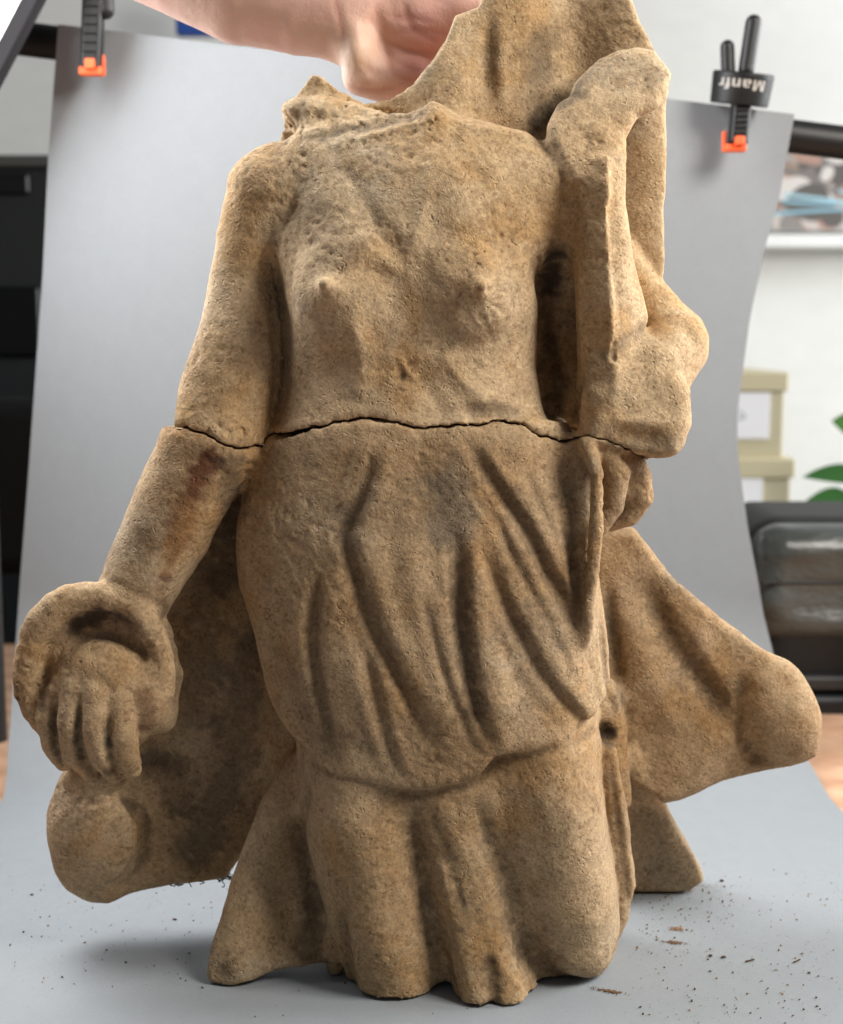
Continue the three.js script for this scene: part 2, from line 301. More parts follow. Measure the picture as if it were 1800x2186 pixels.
{ // paper sheet: hangs from the bar, sweeps onto the table and runs forward
  const N = 90, M = 24;
  // rows along the sheet: [leftX, leftY(picture) , rightX, rightY, z]; those on the table are placed by z
  const rows = [];
  const zB = -0.47;
  const LX = [[40, 121], [330, 100], [560, 90], [1000, 60], [1400, 30], [1600, 14], [1690, 0]], RX = [[200, 1640], [235, 1636], [420, 1600], [480, 1580], [650, 1540], [850, 1511], [930, 1511], [1080, 1530], [1250, 1560], [1400, 1600], [1560, 1660], [1690, 1736]];
  const lerp = (T, y) => { let i = 0; while (i < T.length - 2 && y > T[i + 1][0]) i++; const a = T[i], b = T[i + 1]; return a[1] + (b[1] - a[1]) * (y - a[0]) / (b[0] - a[0]); };
  const pos = [], uv = [], ix = [];
  const profile = [];   // [y(world-ish by picture), z]
  // side profile in metres: straight down, quarter sweep, forward
  const yTopL = PZ(118, 50, zB)[1], yTopR = PZ(1636, 235, zB)[1];
  const sweep = 0.17, pts = [];
  for (let i = 0; i <= 30; i++) pts.push([null, i / 30]);
  const side = (u, yTop) => {    // u 0..1 over the hung part, 1..2 the sweep, 2..3 the table
    if (u <= 1) return [yTop + (sweep - 0.0015 - yTop) * u, zB];
    if (u <= 2) { const a = (u - 1) * Math.PI / 2; return [-0.0015 + sweep * (1 - Math.sin(a)), zB + sweep * (1 - Math.cos(a))]; }
    return [-0.0015, zB + sweep + (u - 2) * 0.85];
  };
  for (let r = 0; r <= N; r++) {
    const u = r / N * 3;
    const [yl, zl] = side(u, yTopL), [yr, zr] = side(u, yTopR);
    const proj = (y, z) => { const dy = y - CAM.y, dz = z - CAM.z, dep = -dy * sp - dz * cp, up = dy * cp - dz * sp; return [1054 - up / dep * F, dep]; };
    const [pl, dl] = proj(yl, zl), [pr, dr] = proj(yr, zr);
    const xl = u <= 2 ? (lerp(LX, Math.min(pl, 1690)) - 868) / F * dl : null, xr = u <= 2 ? (lerp(RX, Math.min(pr, 1690)) - 868) / F * dr : null;
    rows.push([xl, xr, yl, yr, zl, zr]);
  }
  const last = rows.filter((q) => q[0] !== null).pop();
  for (const q of rows) if (q[0] === null) { q[0] = last[0] - 0.006 * (q[4] - last[4]); q[1] = last[1] + 0.01 * (q[4] - last[4]); }
  let vAcc = 0;
  rows.forEach((q, r) => {
    if (r) vAcc += Math.hypot(q[2] - rows[r - 1][2], q[4] - rows[r - 1][4]);
    for (let c = 0; c <= M; c++) {
      const s = c / M, hang = clamp(1 - r / (N / 3) * 0.9, 0, 1);
      const curl = 0.012 * Math.sin(s * 5.2 + 0.6) * clamp(r / (N / 3), 0, 1) * clamp(2 - r / (N / 3), 0, 1) + 0.03 * Math.pow(s, 6) * clamp(r / (N / 3), 0, 1) * clamp(2 - r / (N / 3), 0, 1);
      pos.push(q[0] + (q[1] - q[0]) * s, q[2] + (q[3] - q[2]) * s, q[4] + (q[5] - q[4]) * s + curl);
      uv.push(s * 2, vAcc * 2);
    }
  });
  for (let r = 0; r < N; r++) for (let c = 0; c < M; c++) { const a = r * (M + 1) + c, b = a + M + 1; ix.push(a, b, a + 1, a + 1, b, b + 1); }
  const g = new THREE.BufferGeometry(); g.setAttribute('position', new THREE.Float32BufferAttribute(pos, 3)); g.setAttribute('uv', new THREE.Float32BufferAttribute(uv, 2)); g.setIndex(ix); g.computeVertexNormals();
  const fib = dataTex(512, (u, v) => 0.955 + 0.03 * tn(u, v, 180, 3) + 0.015 * tn(u, v, 20, 5), true); fib.repeat.set(2, 2);
  single('paper_backdrop', 'large grey paper sheet hung from the bar and swept under the statue', 'paper backdrop', g, std(new THREE.Color(0.272, 0.294, 0.314), 0.6, { map: fib, side: THREE.DoubleSide }));
}
const blackPlastic = std(0x070708, 0.5), blackRubber = std(0x17181a, 0.7), orange = std(new THREE.Color(0.95, 0.13, 0.03), 0.5);
function tube(a, b, r, seg = 20) { const A = V3(a), B = V3(b), d = B.clone().sub(A), g = new THREE.CapsuleGeometry(r, Math.max(d.length() - 2 * r, 0.001), 6, seg); g.applyQuaternion(new THREE.Quaternion().setFromUnitVectors(new THREE.Vector3(0, 1, 0), d.clone().normalize())); g.translate(...A.add(B).multiplyScalar(0.5).toArray()); return g; }
function cone(a, b, r0, r1, seg = 24) { const A = V3(a), B = V3(b), d = B.clone().sub(A), g = new THREE.CylinderGeometry(r1, r0, d.length(), seg); g.applyQuaternion(new THREE.Quaternion().setFromUnitVectors(new THREE.Vector3(0, 1, 0), d.clone().normalize())); g.translate(...A.add(B).multiplyScalar(0.5).toArray()); return g; }
{ // bar behind the sheet
  const z = -0.5;
  const c = thing('backdrop_bar', 'black crossbar that the grey paper sheet hangs from', 'crossbar');
  const r = R(33, -1500), A = PZ(-60, 66, z), B = PZ(1980, 325, z);
  const g = cone(A, B, r, r, 28); part(c, 'tube', g, blackPlastic);
  for (const [x, y] of [[-70, 65], [1985, 326]]) { const p = PZ(x, y, z); const f = PZ(x, y, z); f[1] = -0.7; const k = cone(p, f, 0.014, 0.014, 16); part(c, 'stand_pole', k, blackPlastic); }
}
function bar(p, q, w, d, rr = 0.003) { // a flat rounded bar from p to q, width across, depth in z
  const A = V3(p), B = V3(q), l = A.distanceTo(B), g = new RoundedBoxGeometry(w, l, d, 3, Math.min(rr, w * 0.45, d * 0.45)); const ang = Math.atan2(B.x - A.x, B.y - A.y); g.rotateZ(-ang); g.translate((A.x + B.x) / 2, (A.y + B.y) / 2, (A.z + B.z) / 2); return g;
}
function clampThing(label, zf, o) {
  const c = thing('spring_clamp', label, 'clamp', [0, 0, 0]);
  const q = (x, y) => PZ(x, y, zf), k = (CAM.z - zf) / F;
  const jaw = bar(q(...o.jaw[0]), q(...o.jaw[1]), o.jawW * k, 0.02, 0.004); part(c, 'jaw', jaw, blackPlastic);
  const ridge = []; for (let i = 0; i < 9; i++) { const t = 0.1 + i * 0.09, a = o.jaw[0], b = o.jaw[1]; const p = q(a[0] + (b[0] - a[0]) * t, a[1] + (b[1] - a[1]) * t); const g = new RoundedBoxGeometry(o.jawW * k * 0.7, 0.0014, 0.003, 1, 0.0006); g.translate(p[0], p[1], p[2] + 0.0108); ridge.push(g); }
  part(c, 'grip_ribs', mergeGeometries(ridge), blackRubber);
  const pads = [];
  const pz = (x, y, w, h, dz, d) => { const p = q(x, y), g = new RoundedBoxGeometry(w * k, h * k, d, 2, 0.0015); g.translate(p[0], p[1], p[2] + dz); return g; };
  for (const [x, y, w, h, dz, d] of o.pad) pads.push(pz(x, y, w, h, dz, d));
  const pad = part(c, 'jaw_pad', mergeGeometries(pads), orange);
  for (const [a, b, r] of o.handles) { const m = part(c, 'handle', tube(q(...a), q(...b), r * k), blackPlastic); }
  return [c, q, k];
}
{
  clampThing('black spring clamp with orange tips at the top left of the paper', -0.44, { jaw: [[196, -60], [188, 146]], jawW: 40, pad: [[190, 148, 46, 16, 0.002, 0.014], [191, 136, 20, 20, 0.008, 0.012], [210, 132, 7, 40, -0.006, 0.008]], handles: [[[214, -60], [218, 40], 18], [[200, -90], [196, 20], 22]] });
  const [c, q, k] = clampThing('black spring clamp with lettered collar at the top right of the paper', -0.44, { jaw: [[1530, 170], [1518, 300]], jawW: 36, pad: [[1511, 306, 44, 14, 0.002, 0.014], [1518, 293, 20, 18, 0.008, 0.012], [1494, 288, 8, 38, -0.006, 0.008]], handles: [[[1497, 82], [1500, 165], 14], [[1554, 30], [1534, 160], 16]] });
  // collar with its lettering, upside down
  const a = q(1527, 212), b = q(1535, 150), r = 60 * k;
  const col = new THREE.LatheGeometry([[0, 0], [r * 0.93, 0], [r * 0.97, 2 * k], [r * 1.02, 58 * k], [r * 1.0, 62 * k], [0, 62 * k]].map((v) => new THREE.Vector2(...v)), 40);
  const tilt = new THREE.Matrix4().makeRotationZ(-0.1).premultiply(new THREE.Matrix4().makeRotationX(0.16)); const move = new THREE.Matrix4().makeTranslation(a[0], a[1], a[2] - 0.012); const M = move.multiply(tilt);
  col.applyMatrix4(M); part(c, 'collar', col, blackPlastic);
  const tex = canvasTex(512, 128, (g, w, h) => { g.fillStyle = '#0d0e0f'; g.fillRect(0, 0, w, h); g.translate(w, h); g.rotate(Math.PI); g.fillStyle = '#b9b4ad'; g.font = 'bold 118px sans-serif'; g.textBaseline = 'middle'; g.save(); g.scale(1.18, 1); g.fillText('Manfr', 88, h / 2 + 4); g.restore(); });
  const lab = new THREE.CylinderGeometry(r * 1.03, r * 0.99, 30 * k, 32, 1, true, -1.05, 2.1); lab.translate(0, 38 * k, 0); lab.applyMatrix4(M); part(c, 'collar_lettering', lab, std(0xffffff, 0.5, { map: tex }));
}
{ // dark cabinet, screen and chair at the left, far behind
  const z = -1.35, q = (x, y, zz = z) => PZ(x, y, zz), k = (CAM.z - z) / F;
  const c = thing('cabinet', 'dark grey cabinet far behind the left edge of the paper', 'cabinet');
  const bx = (x0, y0, x1, y1, z0, z1, name, mat, r = 0.006) => { const a = q(x0, y0, z1), b = q(x1, y1, z1), g = new RoundedBoxGeometry(Math.abs(b[0] - a[0]), Math.abs(a[1] - b[1]), z1 - z0, 2, r); g.translate((a[0] + b[0]) / 2, (a[1] + b[1]) / 2, (z0 + z1) / 2); return part(c, name, g, mat); };
  bx(-520, 345, 330, 2100, -1.8, z, 'carcass', std(0x202325, 0.6));
  bx(-530, 318, 340, 344, -1.8, z + 0.01, 'top_board', std(0x4c4e4a, 0.6));
  bx(-200, 590, 84, 735, z - 0.01, z + 0.012, 'dark_panel', std(0x050606, 0.25));
  bx(-200, 356, 60, 400, z - 0.01, z + 0.01, 'drawer_front', std(0x0c0d0e, 0.4));
  const ch = thing('office_chair', 'black chair back in front of the dark cabinet', 'chair');
  const g = new RoundedBoxGeometry(0.34, 0.26, 0.07, 6, 0.033); const p = q(-60, 1000, -1.1); g.translate(...p); part(ch, 'backrest', g, std(0x060606, 0.8));
  const s = tube(q(-60, 1090, -1.1), q(-70, 1900, -1.1), 0.03); part(ch, 'post', s, std(0x090909, 0.4));
  const st = new RoundedBoxGeometry(0.42, 0.07, 0.4, 5, 0.03); const ps = q(-90, 1640, -1.0); st.translate(...ps); part(ch, 'seat', st, std(0x0a0c14, 0.8));
}
{ // blue board behind the bar
  const z = -1.9, a = PZ(362, -60, z), b = PZ(470, 74, z); const g = new RoundedBoxGeometry(b[0] - a[0], a[1] - b[1], 0.03, 2, 0.004); g.translate((a[0] + b[0]) / 2, (a[1] + b[1]) / 2, z);
  single('blue_board', 'blue board on the wall above the paper, left of the forearm', 'board', g, std(0x2c55a8, 0.6));
}
{ // picture on the wall, right
  const z = -2.17, a = PZ(1560, 312, z), b = PZ(1960, 475, z), w = b[0] - a[0], h = a[1] - b[1];
  const t = thing('wall_picture', 'picture with grey, brown and pale blue patches on the wall', 'picture', [(a[0] + b[0]) / 2, (a[1] + b[1]) / 2, z]);
  const tex = canvasTex(512, 256, (g, W, H) => {
    g.fillStyle = '#a9a29c'; g.fillRect(0, 0, W, H); let s = 11; const q = () => { s = (s * 16807) % 2147483647; return s / 2147483647; };
    const C = ['#8d8782', '#5f5a56', '#c7bdb6', '#b28f80', '#7f7874', '#d9d3cd', '#9c8577'];
    for (let i = 0; i < 110; i++) { g.fillStyle = C[Math.floor(q() * C.length)]; g.beginPath(); g.ellipse(q() * W, q() * H, 8 + q() * 36, 14 + q() * 46, q() * 3, 0, 7); g.fill(); }
    g.lineCap = 'round'; for (let i = 0; i < 4; i++) { g.strokeStyle = i % 2 ? '#8fc0d2' : '#a9cfdb'; g.lineWidth = 6 + q() * 7; g.beginPath(); g.moveTo(q() * W, 120 + q() * 90); g.bezierCurveTo(q() * W, 140 + q() * 80, q() * W, 150 + q() * 60, q() * W, 130 + q() * 90); g.stroke(); }
  });
  const pr = new THREE.PlaneGeometry(w, h); pr.translate(0, 0, 0.011); part(t, 'print', pr, std(0xffffff, 0.6, { map: tex }));
  const bd = new RoundedBoxGeometry(w, h, 0.02, 1, 0.003); part(t, 'board', bd, std(0xeeeeea, 0.8));
  const lg = thing('picture_ledge', 'white ledge on the wall under the picture', 'ledge');
  const c = PZ(1480, 500, z), g2 = new RoundedBoxGeometry(1.6, 0.028, 0.07, 2, 0.005); g2.translate(c[0] + 0.8, c[1], z + 0.03); part(lg, 'shelf', g2, std(0xf4f4f2, 0.5));
}
{ // two storage boxes, one on the other
  const z = -1.55, mat = std(0xbfb79a, 0.8), lidm = std(0xc9bf9f, 0.8), paper = std(0xf1f1f4, 0.8);
  const box = (name, label, x0, x1, yl, y0, y1, lx0, lx1, ly0, ly1, dz) => {
    const t = thing(name, label, 'box', [0, 0, 0], 'storage boxes stacked behind the paper'); const a = PZ(x0, yl, z + dz), b = PZ(x1, y1, z + dz), m = PZ(x0, y0, z + dz), cx = (a[0] + b[0]) / 2, w = b[0] - a[0];
    const body = new RoundedBoxGeometry(w - 0.012, m[1] - b[1], 0.3, 2, 0.004); body.translate(cx, (m[1] + b[1]) / 2, z + dz - 0.15); part(t, 'body', body, mat);
    const lid = new RoundedBoxGeometry(w, a[1] - m[1], 0.312, 2, 0.004); lid.translate(cx, (a[1] + m[1]) / 2, z + dz - 0.15); part(t, 'lid', lid, lidm);
    const p = PZ(lx0, ly0, z + dz), q = PZ(lx1, ly1, z + dz), l = new THREE.BoxGeometry(q[0] - p[0], p[1] - q[1], 0.002); l.translate((p[0] + q[0]) / 2, (p[1] + q[1]) / 2, z + dz + 0.0015);
    const tex = canvasTex(128, 128, (g, W, H) => { g.fillStyle = '#f2f2f6'; g.fillRect(0, 0, W, H); g.strokeStyle = '#a9adb8'; g.lineWidth = 3; for (let i = 0; i < 5; i++) { g.beginPath(); g.ellipse(40 + i * 9, 60 + (i % 2) * 10, 16, 9, i, 0, 5); g.stroke(); } });
    part(t, 'paper_label', l, std(0xffffff, 0.8, { map: tex }));
  };
  box('storage_box', 'upper beige storage box with a white paper label', 1380, 1618, 766, 806, 944, 1420, 1583, 808, 903, 0);
  box('storage_box', 'lower beige storage box with a white paper label', 1370, 1629, 944, 984, 1180, 1410, 1568, 976, 1066, 0.02);
  const t = thing('side_table', 'small pale side table carrying the beige storage boxes', 'side table'); const p = PZ(1500, 1182, z); const g = new RoundedBoxGeometry(0.7, 0.03, 0.5, 2, 0.005); g.translate(p[0] + 0.1, p[1] - 0.017, z - 0.1); part(t, 'tabletop', g, std(0xe6e4dc, 0.6));
  for (const s of [-0.2, 0.4]) { const l = new THREE.BoxGeometry(0.04, 0.8, 0.04); l.translate(p[0] + s, p[1] - 0.432, z - 0.1); part(t, 'leg', l, std(0xe6e4dc, 0.6)); }
}
{ // plant
  const z = -1.3, t = thing('potted_plant', 'green leafy plant behind the black case at the right edge', 'plant');
  const q = (x, y, dz = 0) => PZ(x, y, z + dz), green = new THREE.MeshPhysicalMaterial({ color: new THREE.Color(0.018, 0.075, 0.012), roughness: 0.8, specularIntensity: 0.25 }), green2 = new THREE.MeshPhysicalMaterial({ color: new THREE.Color(0.04, 0.12, 0.02), roughness: 0.8, specularIntensity: 0.25 });
  const leaf = (a, b, wid, mat) => {
    const A = V3(a), B = V3(b), d = B.clone().sub(A), len = d.length(), pos = [], ix = [], n = 10, side = new THREE.Vector3().crossVectors(d, new THREE.Vector3(0.1, 0.35, 1)).normalize(), up = new THREE.Vector3().crossVectors(side, d).normalize();
    for (let i = 0; i <= n; i++) { const u = i / n, w = wid * Math.pow(Math.sin(Math.PI * Math.pow(u, 0.8)), 0.85), droop = -0.18 * len * u * u + 0.1 * len * u; const c = A.clone().addScaledVector(d, u); c.y += droop; for (const s of [-1, 0, 1]) { const p = c.clone().addScaledVector(side, s * w).addScaledVector(up, Math.abs(s) * w * 0.25); pos.push(p.x, p.y, p.z); } }
    for (let i = 0; i < n; i++) for (let s = 0; s < 2; s++) { const k = i * 3 + s; ix.push(k, k + 1, k + 3, k + 1, k + 4, k + 3); }
    const g = new THREE.BufferGeometry(); g.setAttribute('position', new THREE.Float32BufferAttribute(pos, 3)); g.setIndex(ix); g.computeVertexNormals(); mat.side = THREE.DoubleSide; part(t, 'leaf', g, mat);
  };
  const root = q(1830, 1100);
  leaf(q(1790, 985), q(1652, 968, 0.06), 0.016, green); leaf(q(1770, 1060), q(1634, 1042, 0.08), 0.036, green); leaf(q(1800, 1110), q(1665, 1082, 0.12), 0.04, green);
  leaf(q(1800, 900), q(1712, 856, 0.04), 0.026, green2); leaf(q(1810, 960), q(1900, 840), 0.03, green); leaf(q(1815, 1000), q(1960, 930), 0.03, green2);
  const st = []; for (const [x, y] of [[1790, 985], [1770, 1060], [1800, 1110], [1800, 900], [1810, 960], [1815, 1000]]) st.push(tube(root, q(x, y), 0.005, 8)); part(t, 'stem', mergeGeometries(st), green);
  const pt = new THREE.LatheGeometry([[0, 0], [0.08, 0], [0.1, 0.16], [0.094, 0.16], [0.085, 0.13], [0, 0.13]].map((v) => new THREE.Vector2(...v)), 32); pt.translate(root[0], root[1] - 0.15, root[2]); part(t, 'pot', pt, std(0x55524d, 0.6));
}
{ // black case at the right
  const z = -0.62, t = thing('equipment_case', 'black zipped case with a glossy grey front behind the paper', 'case');
  const q = (x, y, dz = 0) => PZ(x, y, z + dz);
  const bx = (x0, y0, x1, y1, d0, d1, r, name, mat) => { const a = q(x0, y0, d1), b = q(x1, y1, d1), g = new RoundedBoxGeometry(b[0] - a[0], a[1] - b[1], d1 - d0, 6, r); g.translate((a[0] + b[0]) / 2, (a[1] + b[1]) / 2, z + (d0 + d1) / 2); return part(t, name, g, mat); };
  const bump = dataTex(256, (u, v) => 0.7 * tn(u, v, 3, 3) + 0.25 * tn(u, v, 6, 4) + 0.03 * tn(u, v, 40, 8));
  const vinyl = new THREE.MeshPhysicalMaterial({ color: 0x4e5250, roughness: 0.42, clearcoat: 0.35, clearcoatRoughness: 0.2, bumpMap: bump, bumpScale: 0.03 });
  bx(1536, 1072, 2060, 1500, -0.24, 0, 0.055, 'body', std(0x0b0b0c, 0.6));
  bx(1560, 1086, 2030, 1330, -0.06, 0.014, 0.036, 'front_pocket', vinyl);
  bx(1590, 1392, 2030, 1425, -0.02, 0.012, 0.006, 'base_band', std(0x2a2b2c, 0.5));
  bx(1600, 1432, 2040, 1496, -0.02, 0.016, 0.01, 'base_panel', std(0x101318, 0.5));
  const z1 = tube(q(1566, 1199, 0.014), q(1985, 1199, 0.014), 0.0022, 8); part(t, 'zip', z1, std(0x080808, 0.4));
}
// ---------------------------------------------------------------- the clay figure
const CRACK = [[250, 880], [335, 884], [400, 890], [440, 905], [470, 923], [530, 927], [545, 905], [600, 892], [680, 875], [750, 862], [790, 868], [880, 880], [960, 876], [990, 880], [1010, 870], [1040, 866], [1080, 878], [1120, 900], [1150, 917], [1175, 913], [1200, 897], [1240, 903], [1280, 918], [1330, 945], [1350, 960], [1500, 965]].map(([x, y]) => P(x, y, 200));
const crackY = (x, z) => { let j = 0; while (j < CRACK.length - 2 && x > CRACK[j + 1][0]) j++; const a = CRACK[j], b = CRACK[j + 1], q = clamp((x - a[0]) / (b[0] - a[0]), 0, 1); return a[1] + (b[1] - a[1]) * q + 0.0018 * N3(x * 90, 3.1, z * 60) + 0.0016 * N3(x * 230, 8.1, z * 140) + 0.0008 * N3(x * 520, 2.1, z * 300); };
const fbm = (x, y, z) => N3(x, y, z) * 0.6 + N3(x * 2.1, y * 2.1, z * 2.1) * 0.3 + N3(x * 4.3, y * 4.3, z * 4.3) * 0.15;
// places where the surface is more eaten away: picture centre, reach, amount
const ROUGH = [[640, 480, 110, 1.2], [830, 500, 60, 1.2], [985, 630, 55, 1.6], [760, 210, 120, 1.8], [620, 230, 110, 1.6], [960, 760, 60, 0.8], [600, 1100, 160, 0.9], [560, 380, 90, 0.5], [830, 770, 45, 1.2], [1000, 490, 50, 1.0], [900, 250, 110, 0.9], [60, 1400, 90, 1.6], [195, 1225, 90, 1.2], [335, 1320, 60, 1.0], [170, 1640, 60, 1.3], [480, 880, 60, 0.7], [1340, 160, 45, 0.8], [1210, 260, 70, 0.3], [200, 1610, 80, 1.2], [330, 1640, 120, 0.8], [880, 1500, 120, 0.6]].map(([x, y, r, a]) => [P(x, y, 150), R(r, 150), a]);
function claySurface(x, y, z) {
  let ro = 0; for (const [c, r, a] of ROUGH) { const dx = x - c[0], dy = y - c[1], q = (dx * dx + dy * dy) / (r * r); if (q < 4) ro += a * Math.exp(-q * 1.3); }
  const m = sstep(-0.1, 0.35, N3(x * 16 + 9, y * 16, z * 16)) * 0.6 + ro * 0.8;
  let d = 0.0016 * N3(x * 28, y * 28, z * 28) + 0.0007 * N3(x * 75, y * 75, z * 75) + (0.00012 + 0.00045 * m) * N3(x * 190, y * 190, z * 190) + 0.0003 * m * N3(x * 320, y * 320, z * 320);
  const p = N3(x * 210 + 4, y * 210, z * 210 + 7), p2 = N3(x * 330, y * 330 + 5, z * 330);
  d += m * (0.0014 * sstep(0.25, 0.55, p) + 0.0007 * sstep(0.3, 0.6, p2));
  if (ro > 0.05) d += ro * 0.0012 * Math.abs(N3(x * 110, y * 110 + 3, z * 110));
  const cy = Math.abs(y - crackY(x, z)); if (cy < 0.005) d += (1 - cy / 0.005) * (0.0016 * sstep(0.1, 0.5, N3(x * 120, y * 120, z * 120 + 8)) + 0.0007);
  return d;
}
const back = (x, y) => 0.006 * Math.sin(x * 42 + 0.5) + 0.003 * Math.sin(x * 95 + y * 12);
function buildSolid() {
  const s = new Solid();
  // --- upper part
  s.add('cloak_panel', slabF([[545, 345, -40], [575, 290, -50], [603, 212, -60], [642, 152, -75], [668, 160, -75], [700, 190, -70], [750, 210, -65], [800, 206, -65], [852, 178, -70], [886, 140, -75], [920, 92, -80], [936, 42, -85], [985, 24, -90], [1008, -45, -95], [1272, -45, -95], [1312, 55, -90], [1347, 112, -80], [1374, 165, -75], [1366, 225, -70], [1364, 400, -60], [1360, 560, -50], [1330, 660, -45], [1270, 760, -40], [1200, 905, -30], [560, 905, -30], [540, 500, -40]], 34, 12, back), 0);
  s.add('torso', chainF([[590, 396, 20, 96], [680, 355, 25, 100], [780, 336, 30, 98], [900, 345, 35, 108], [1000, 362, 35, 102], [1070, 380, 30, 92]]), 40);
  s.add('torso', loftF([[300, 640, 1110, 25, 118], [400, 585, 1150, 35, 142], [500, 552, 1132, 42, 158], [600, 568, 1112, 46, 162], [700, 577, 1105, 46, 156], [800, 574, 1110, 50, 156], [860, 556, 1128, 55, 162], [910, 535, 1160, 58, 166], [960, 515, 1190, 60, 168]], { n: 2.35, round: 0.02 }), 36);
  s.add('torso', chainF([[1130, 372, 62, 62], [1146, 460, 34, 54], [1152, 560, -30, 44]]), 40);
  s.add('torso', ellipF([1168, 925, -20], [46, 40, 70]), 16);
  s.add('torso', ellipF([893, 262, 75], [22, 50, 45]), 40);
  s.add('torso', chainF([[1070, 372, 40, 88], [1120, 392, 35, 76], [1135, 470, 10, 60]]), 30);
  s.add('torso', ellipF([690, 250, -10], [110, 45, 70], 12), 30);
  s.add('upper_arm', chainF([[563, 408, 30, 98], [522, 500, 40, 74], [498, 580, 48, 66], [494, 690, 62, 84], [474, 800, 82, 98], [440, 905, 98, 102]]), 26);
  s.add('breast_a', ellipF([688, 600, 185], [72, 92, 42]), 60);
  s.add('breast_a', chainF([[680, 590, 215, 34], [667, 586, 250, 13]]), 26);
  s.add('breast_b', ellipF([980, 605, 190], [62, 75, 36]), 60);
  s.add('breast_b', chainF([[982, 592, 215, 30], [988, 588, 245, 15]]), 26);
  s.add('shoulder_drape', slabF([[1276, 104, 0], [1310, 99, 0], [1345, 108, 0], [1374, 158, 0], [1366, 205, 10], [1345, 230, 20], [1306, 246, 35], [1286, 285, 75], [1282, 350, 105], [1250, 410, 118], [1174, 380, 108], [1120, 298, 64], [1124, 266, 52], [1146, 222, 46], [1168, 192, 35], [1196, 158, 24], [1232, 124, 12]], 46, 24), 16);
  s.add('shoulder_drape', slabF([[1168, 360, 66], [1215, 330, 88], [1244, 330, 106], [1247, 450, 128], [1254, 600, 144], [1262, 720, 158], [1255, 850, 140], [1196, 880, 110], [1188, 640, 102], [1174, 450, 88]], 40, 7), 34);
  s.add('shoulder_drape', slabF([[1240, 330, 82], [1276, 300, 48], [1280, 340, 46], [1275, 420, 58], [1283, 490, 66], [1305, 560, 76], [1331, 650, 88], [1336, 712, 92], [1290, 810, 120], [1262, 800, 140], [1254, 600, 144], [1246, 420, 136]], 36, 7), 12);
  s.add('shoulder_drape', chainF([[1230, 290, 84, 40], [1243, 380, 104, 42], [1248, 420, 108, 40], [1250, 500, 118, 44], [1262, 740, 124, 52]]), 12);
  s.add('bent_arm', chainF([[1236, 500, -30, 48], [1318, 604, -20, 52], [1388, 692, 0, 60]]), 10);
  s.add('bent_arm', ellipF([1392, 718, 25], [62, 68, 62]), 24);
  s.add('bent_arm', slabF([[1206, 800, 110], [1290, 752, 105], [1380, 752, 100], [1412, 800, 105], [1412, 872, 120], [1386, 930, 140], [1345, 946, 144], [1270, 932, 138], [1196, 908, 130]], 84, 34), 24);
  s.add('bent_arm', chainF([[1392, 712, 48, 64], [1336, 772, 90, 84], [1292, 832, 112, 88]]), 14);
  s.add('bent_arm', ellipF([1366, 900, 150], [44, 42, 52]), 12);
  // --- lower part
  s.add('forearm', chainF([[440, 905, 98, 101], [388, 1000, 105, 97], [340, 1100, 118, 92], [292, 1195, 135, 82], [260, 1260, 140, 76]]), 14);
  s.add('overskirt', loftF([[860, 556, 1175, 60, 160], [930, 522, 1192, 60, 168], [1000, 503, 1202, 60, 174], [1080, 487, 1216, 62, 182], [1200, 497, 1232, 66, 190], [1300, 526, 1246, 70, 196], [1400, 552, 1256, 76, 202], [1500, 578, 1264, 78, 200], [1640, 598, 1262, 78, 197]], { n: 2.4, round: 0.004, hemW: 275, hem: [[540, 1500], [590, 1545], [640, 1572], [700, 1600], [790, 1620], [850, 1634], [925, 1622], [985, 1602], [1022, 1562], [1100, 1552], [1180, 1524], [1235, 1492], [1300, 1440]] }), 20);
  s.add('underskirt', loftF([[1440, 606, 1238, 60, 175], [1600, 616, 1236, 64, 190], [1700, 620, 1250, 66, 194], [1800, 648, 1268, 68, 196], [1860, 664, 1272, 70, 198], [1910, 676, 1262, 70, 196], [1950, 686, 1234, 70, 190], [1990, 694, 1190, 70, 184]], { n: 2.3, floor: 0.0, round: 0.014 }), 12);
  s.add('underskirt', chainF([[735, 1590, 155, 108], [752, 1760, 172, 108], [790, 1920, 196, 104], [826, 2110, 224, 94]]), 40);
  s.add('underskirt', chainF([[900, 1580, 196, 56], [930, 1760, 220, 56], [962, 1920, 252, 54], [985, 2130, 298, 58]]), 34);
  s.add('underskirt', chainF([[945, 1570, 192, 52], [990, 1760, 216, 54], [1028, 1920, 242, 54], [1044, 2110, 290, 56]]), 30);
  s.add('underskirt', chainF([[1112, 1560, 150, 112], [1138, 1740, 162, 114], [1162, 1860, 166, 108], [1172, 1926, 164, 100]]), 34);
  s.add('underskirt', chainF([[1060, 1990, 236, 44], [1080, 2080, 236, 50]]), 20);
  s.add('underskirt', chainF([[1120, 2010, 170, 60], [1200, 1985, 120, 60]]), 20);
  s.add('underskirt', chainF([[1240, 1440, -10, 46], [1246, 1540, -10, 44], [1262, 1640, -20, 36]]), 16);
  s.add('underskirt', chainF([[1240, 1440, -10, 46], [1246, 1540, -10, 44], [1262, 1640, -20, 36]]), 16);
  s.add('underskirt', chainF([[1248, 1540, 60, 20], [1270, 1700, 40, 26], [1280, 1820, 30, 28], [1266, 1890, 30, 28], [1240, 1940, 40, 30]]), 8);
  s.add('underskirt', ellipF([690, 1950, 176], [24, 90, 34]), 10);
  s.add('skirt_fold', slabF([[612, 1550, -30], [545, 1640, 15], [484, 1800, 105], [430, 1985, 190], [433, 2008, 200], [488, 2018, 206], [532, 1998, 196], [600, 1984, 188], [664, 1974, 182], [700, 1968, 178], [700, 1600, -10]], 32, 14), 14);
  s.add('skirt_fold', chainF([[604, 1575, 0, 22], [568, 1700, 66, 28], [524, 1850, 142, 32], [490, 1975, 206, 34]]), 50);
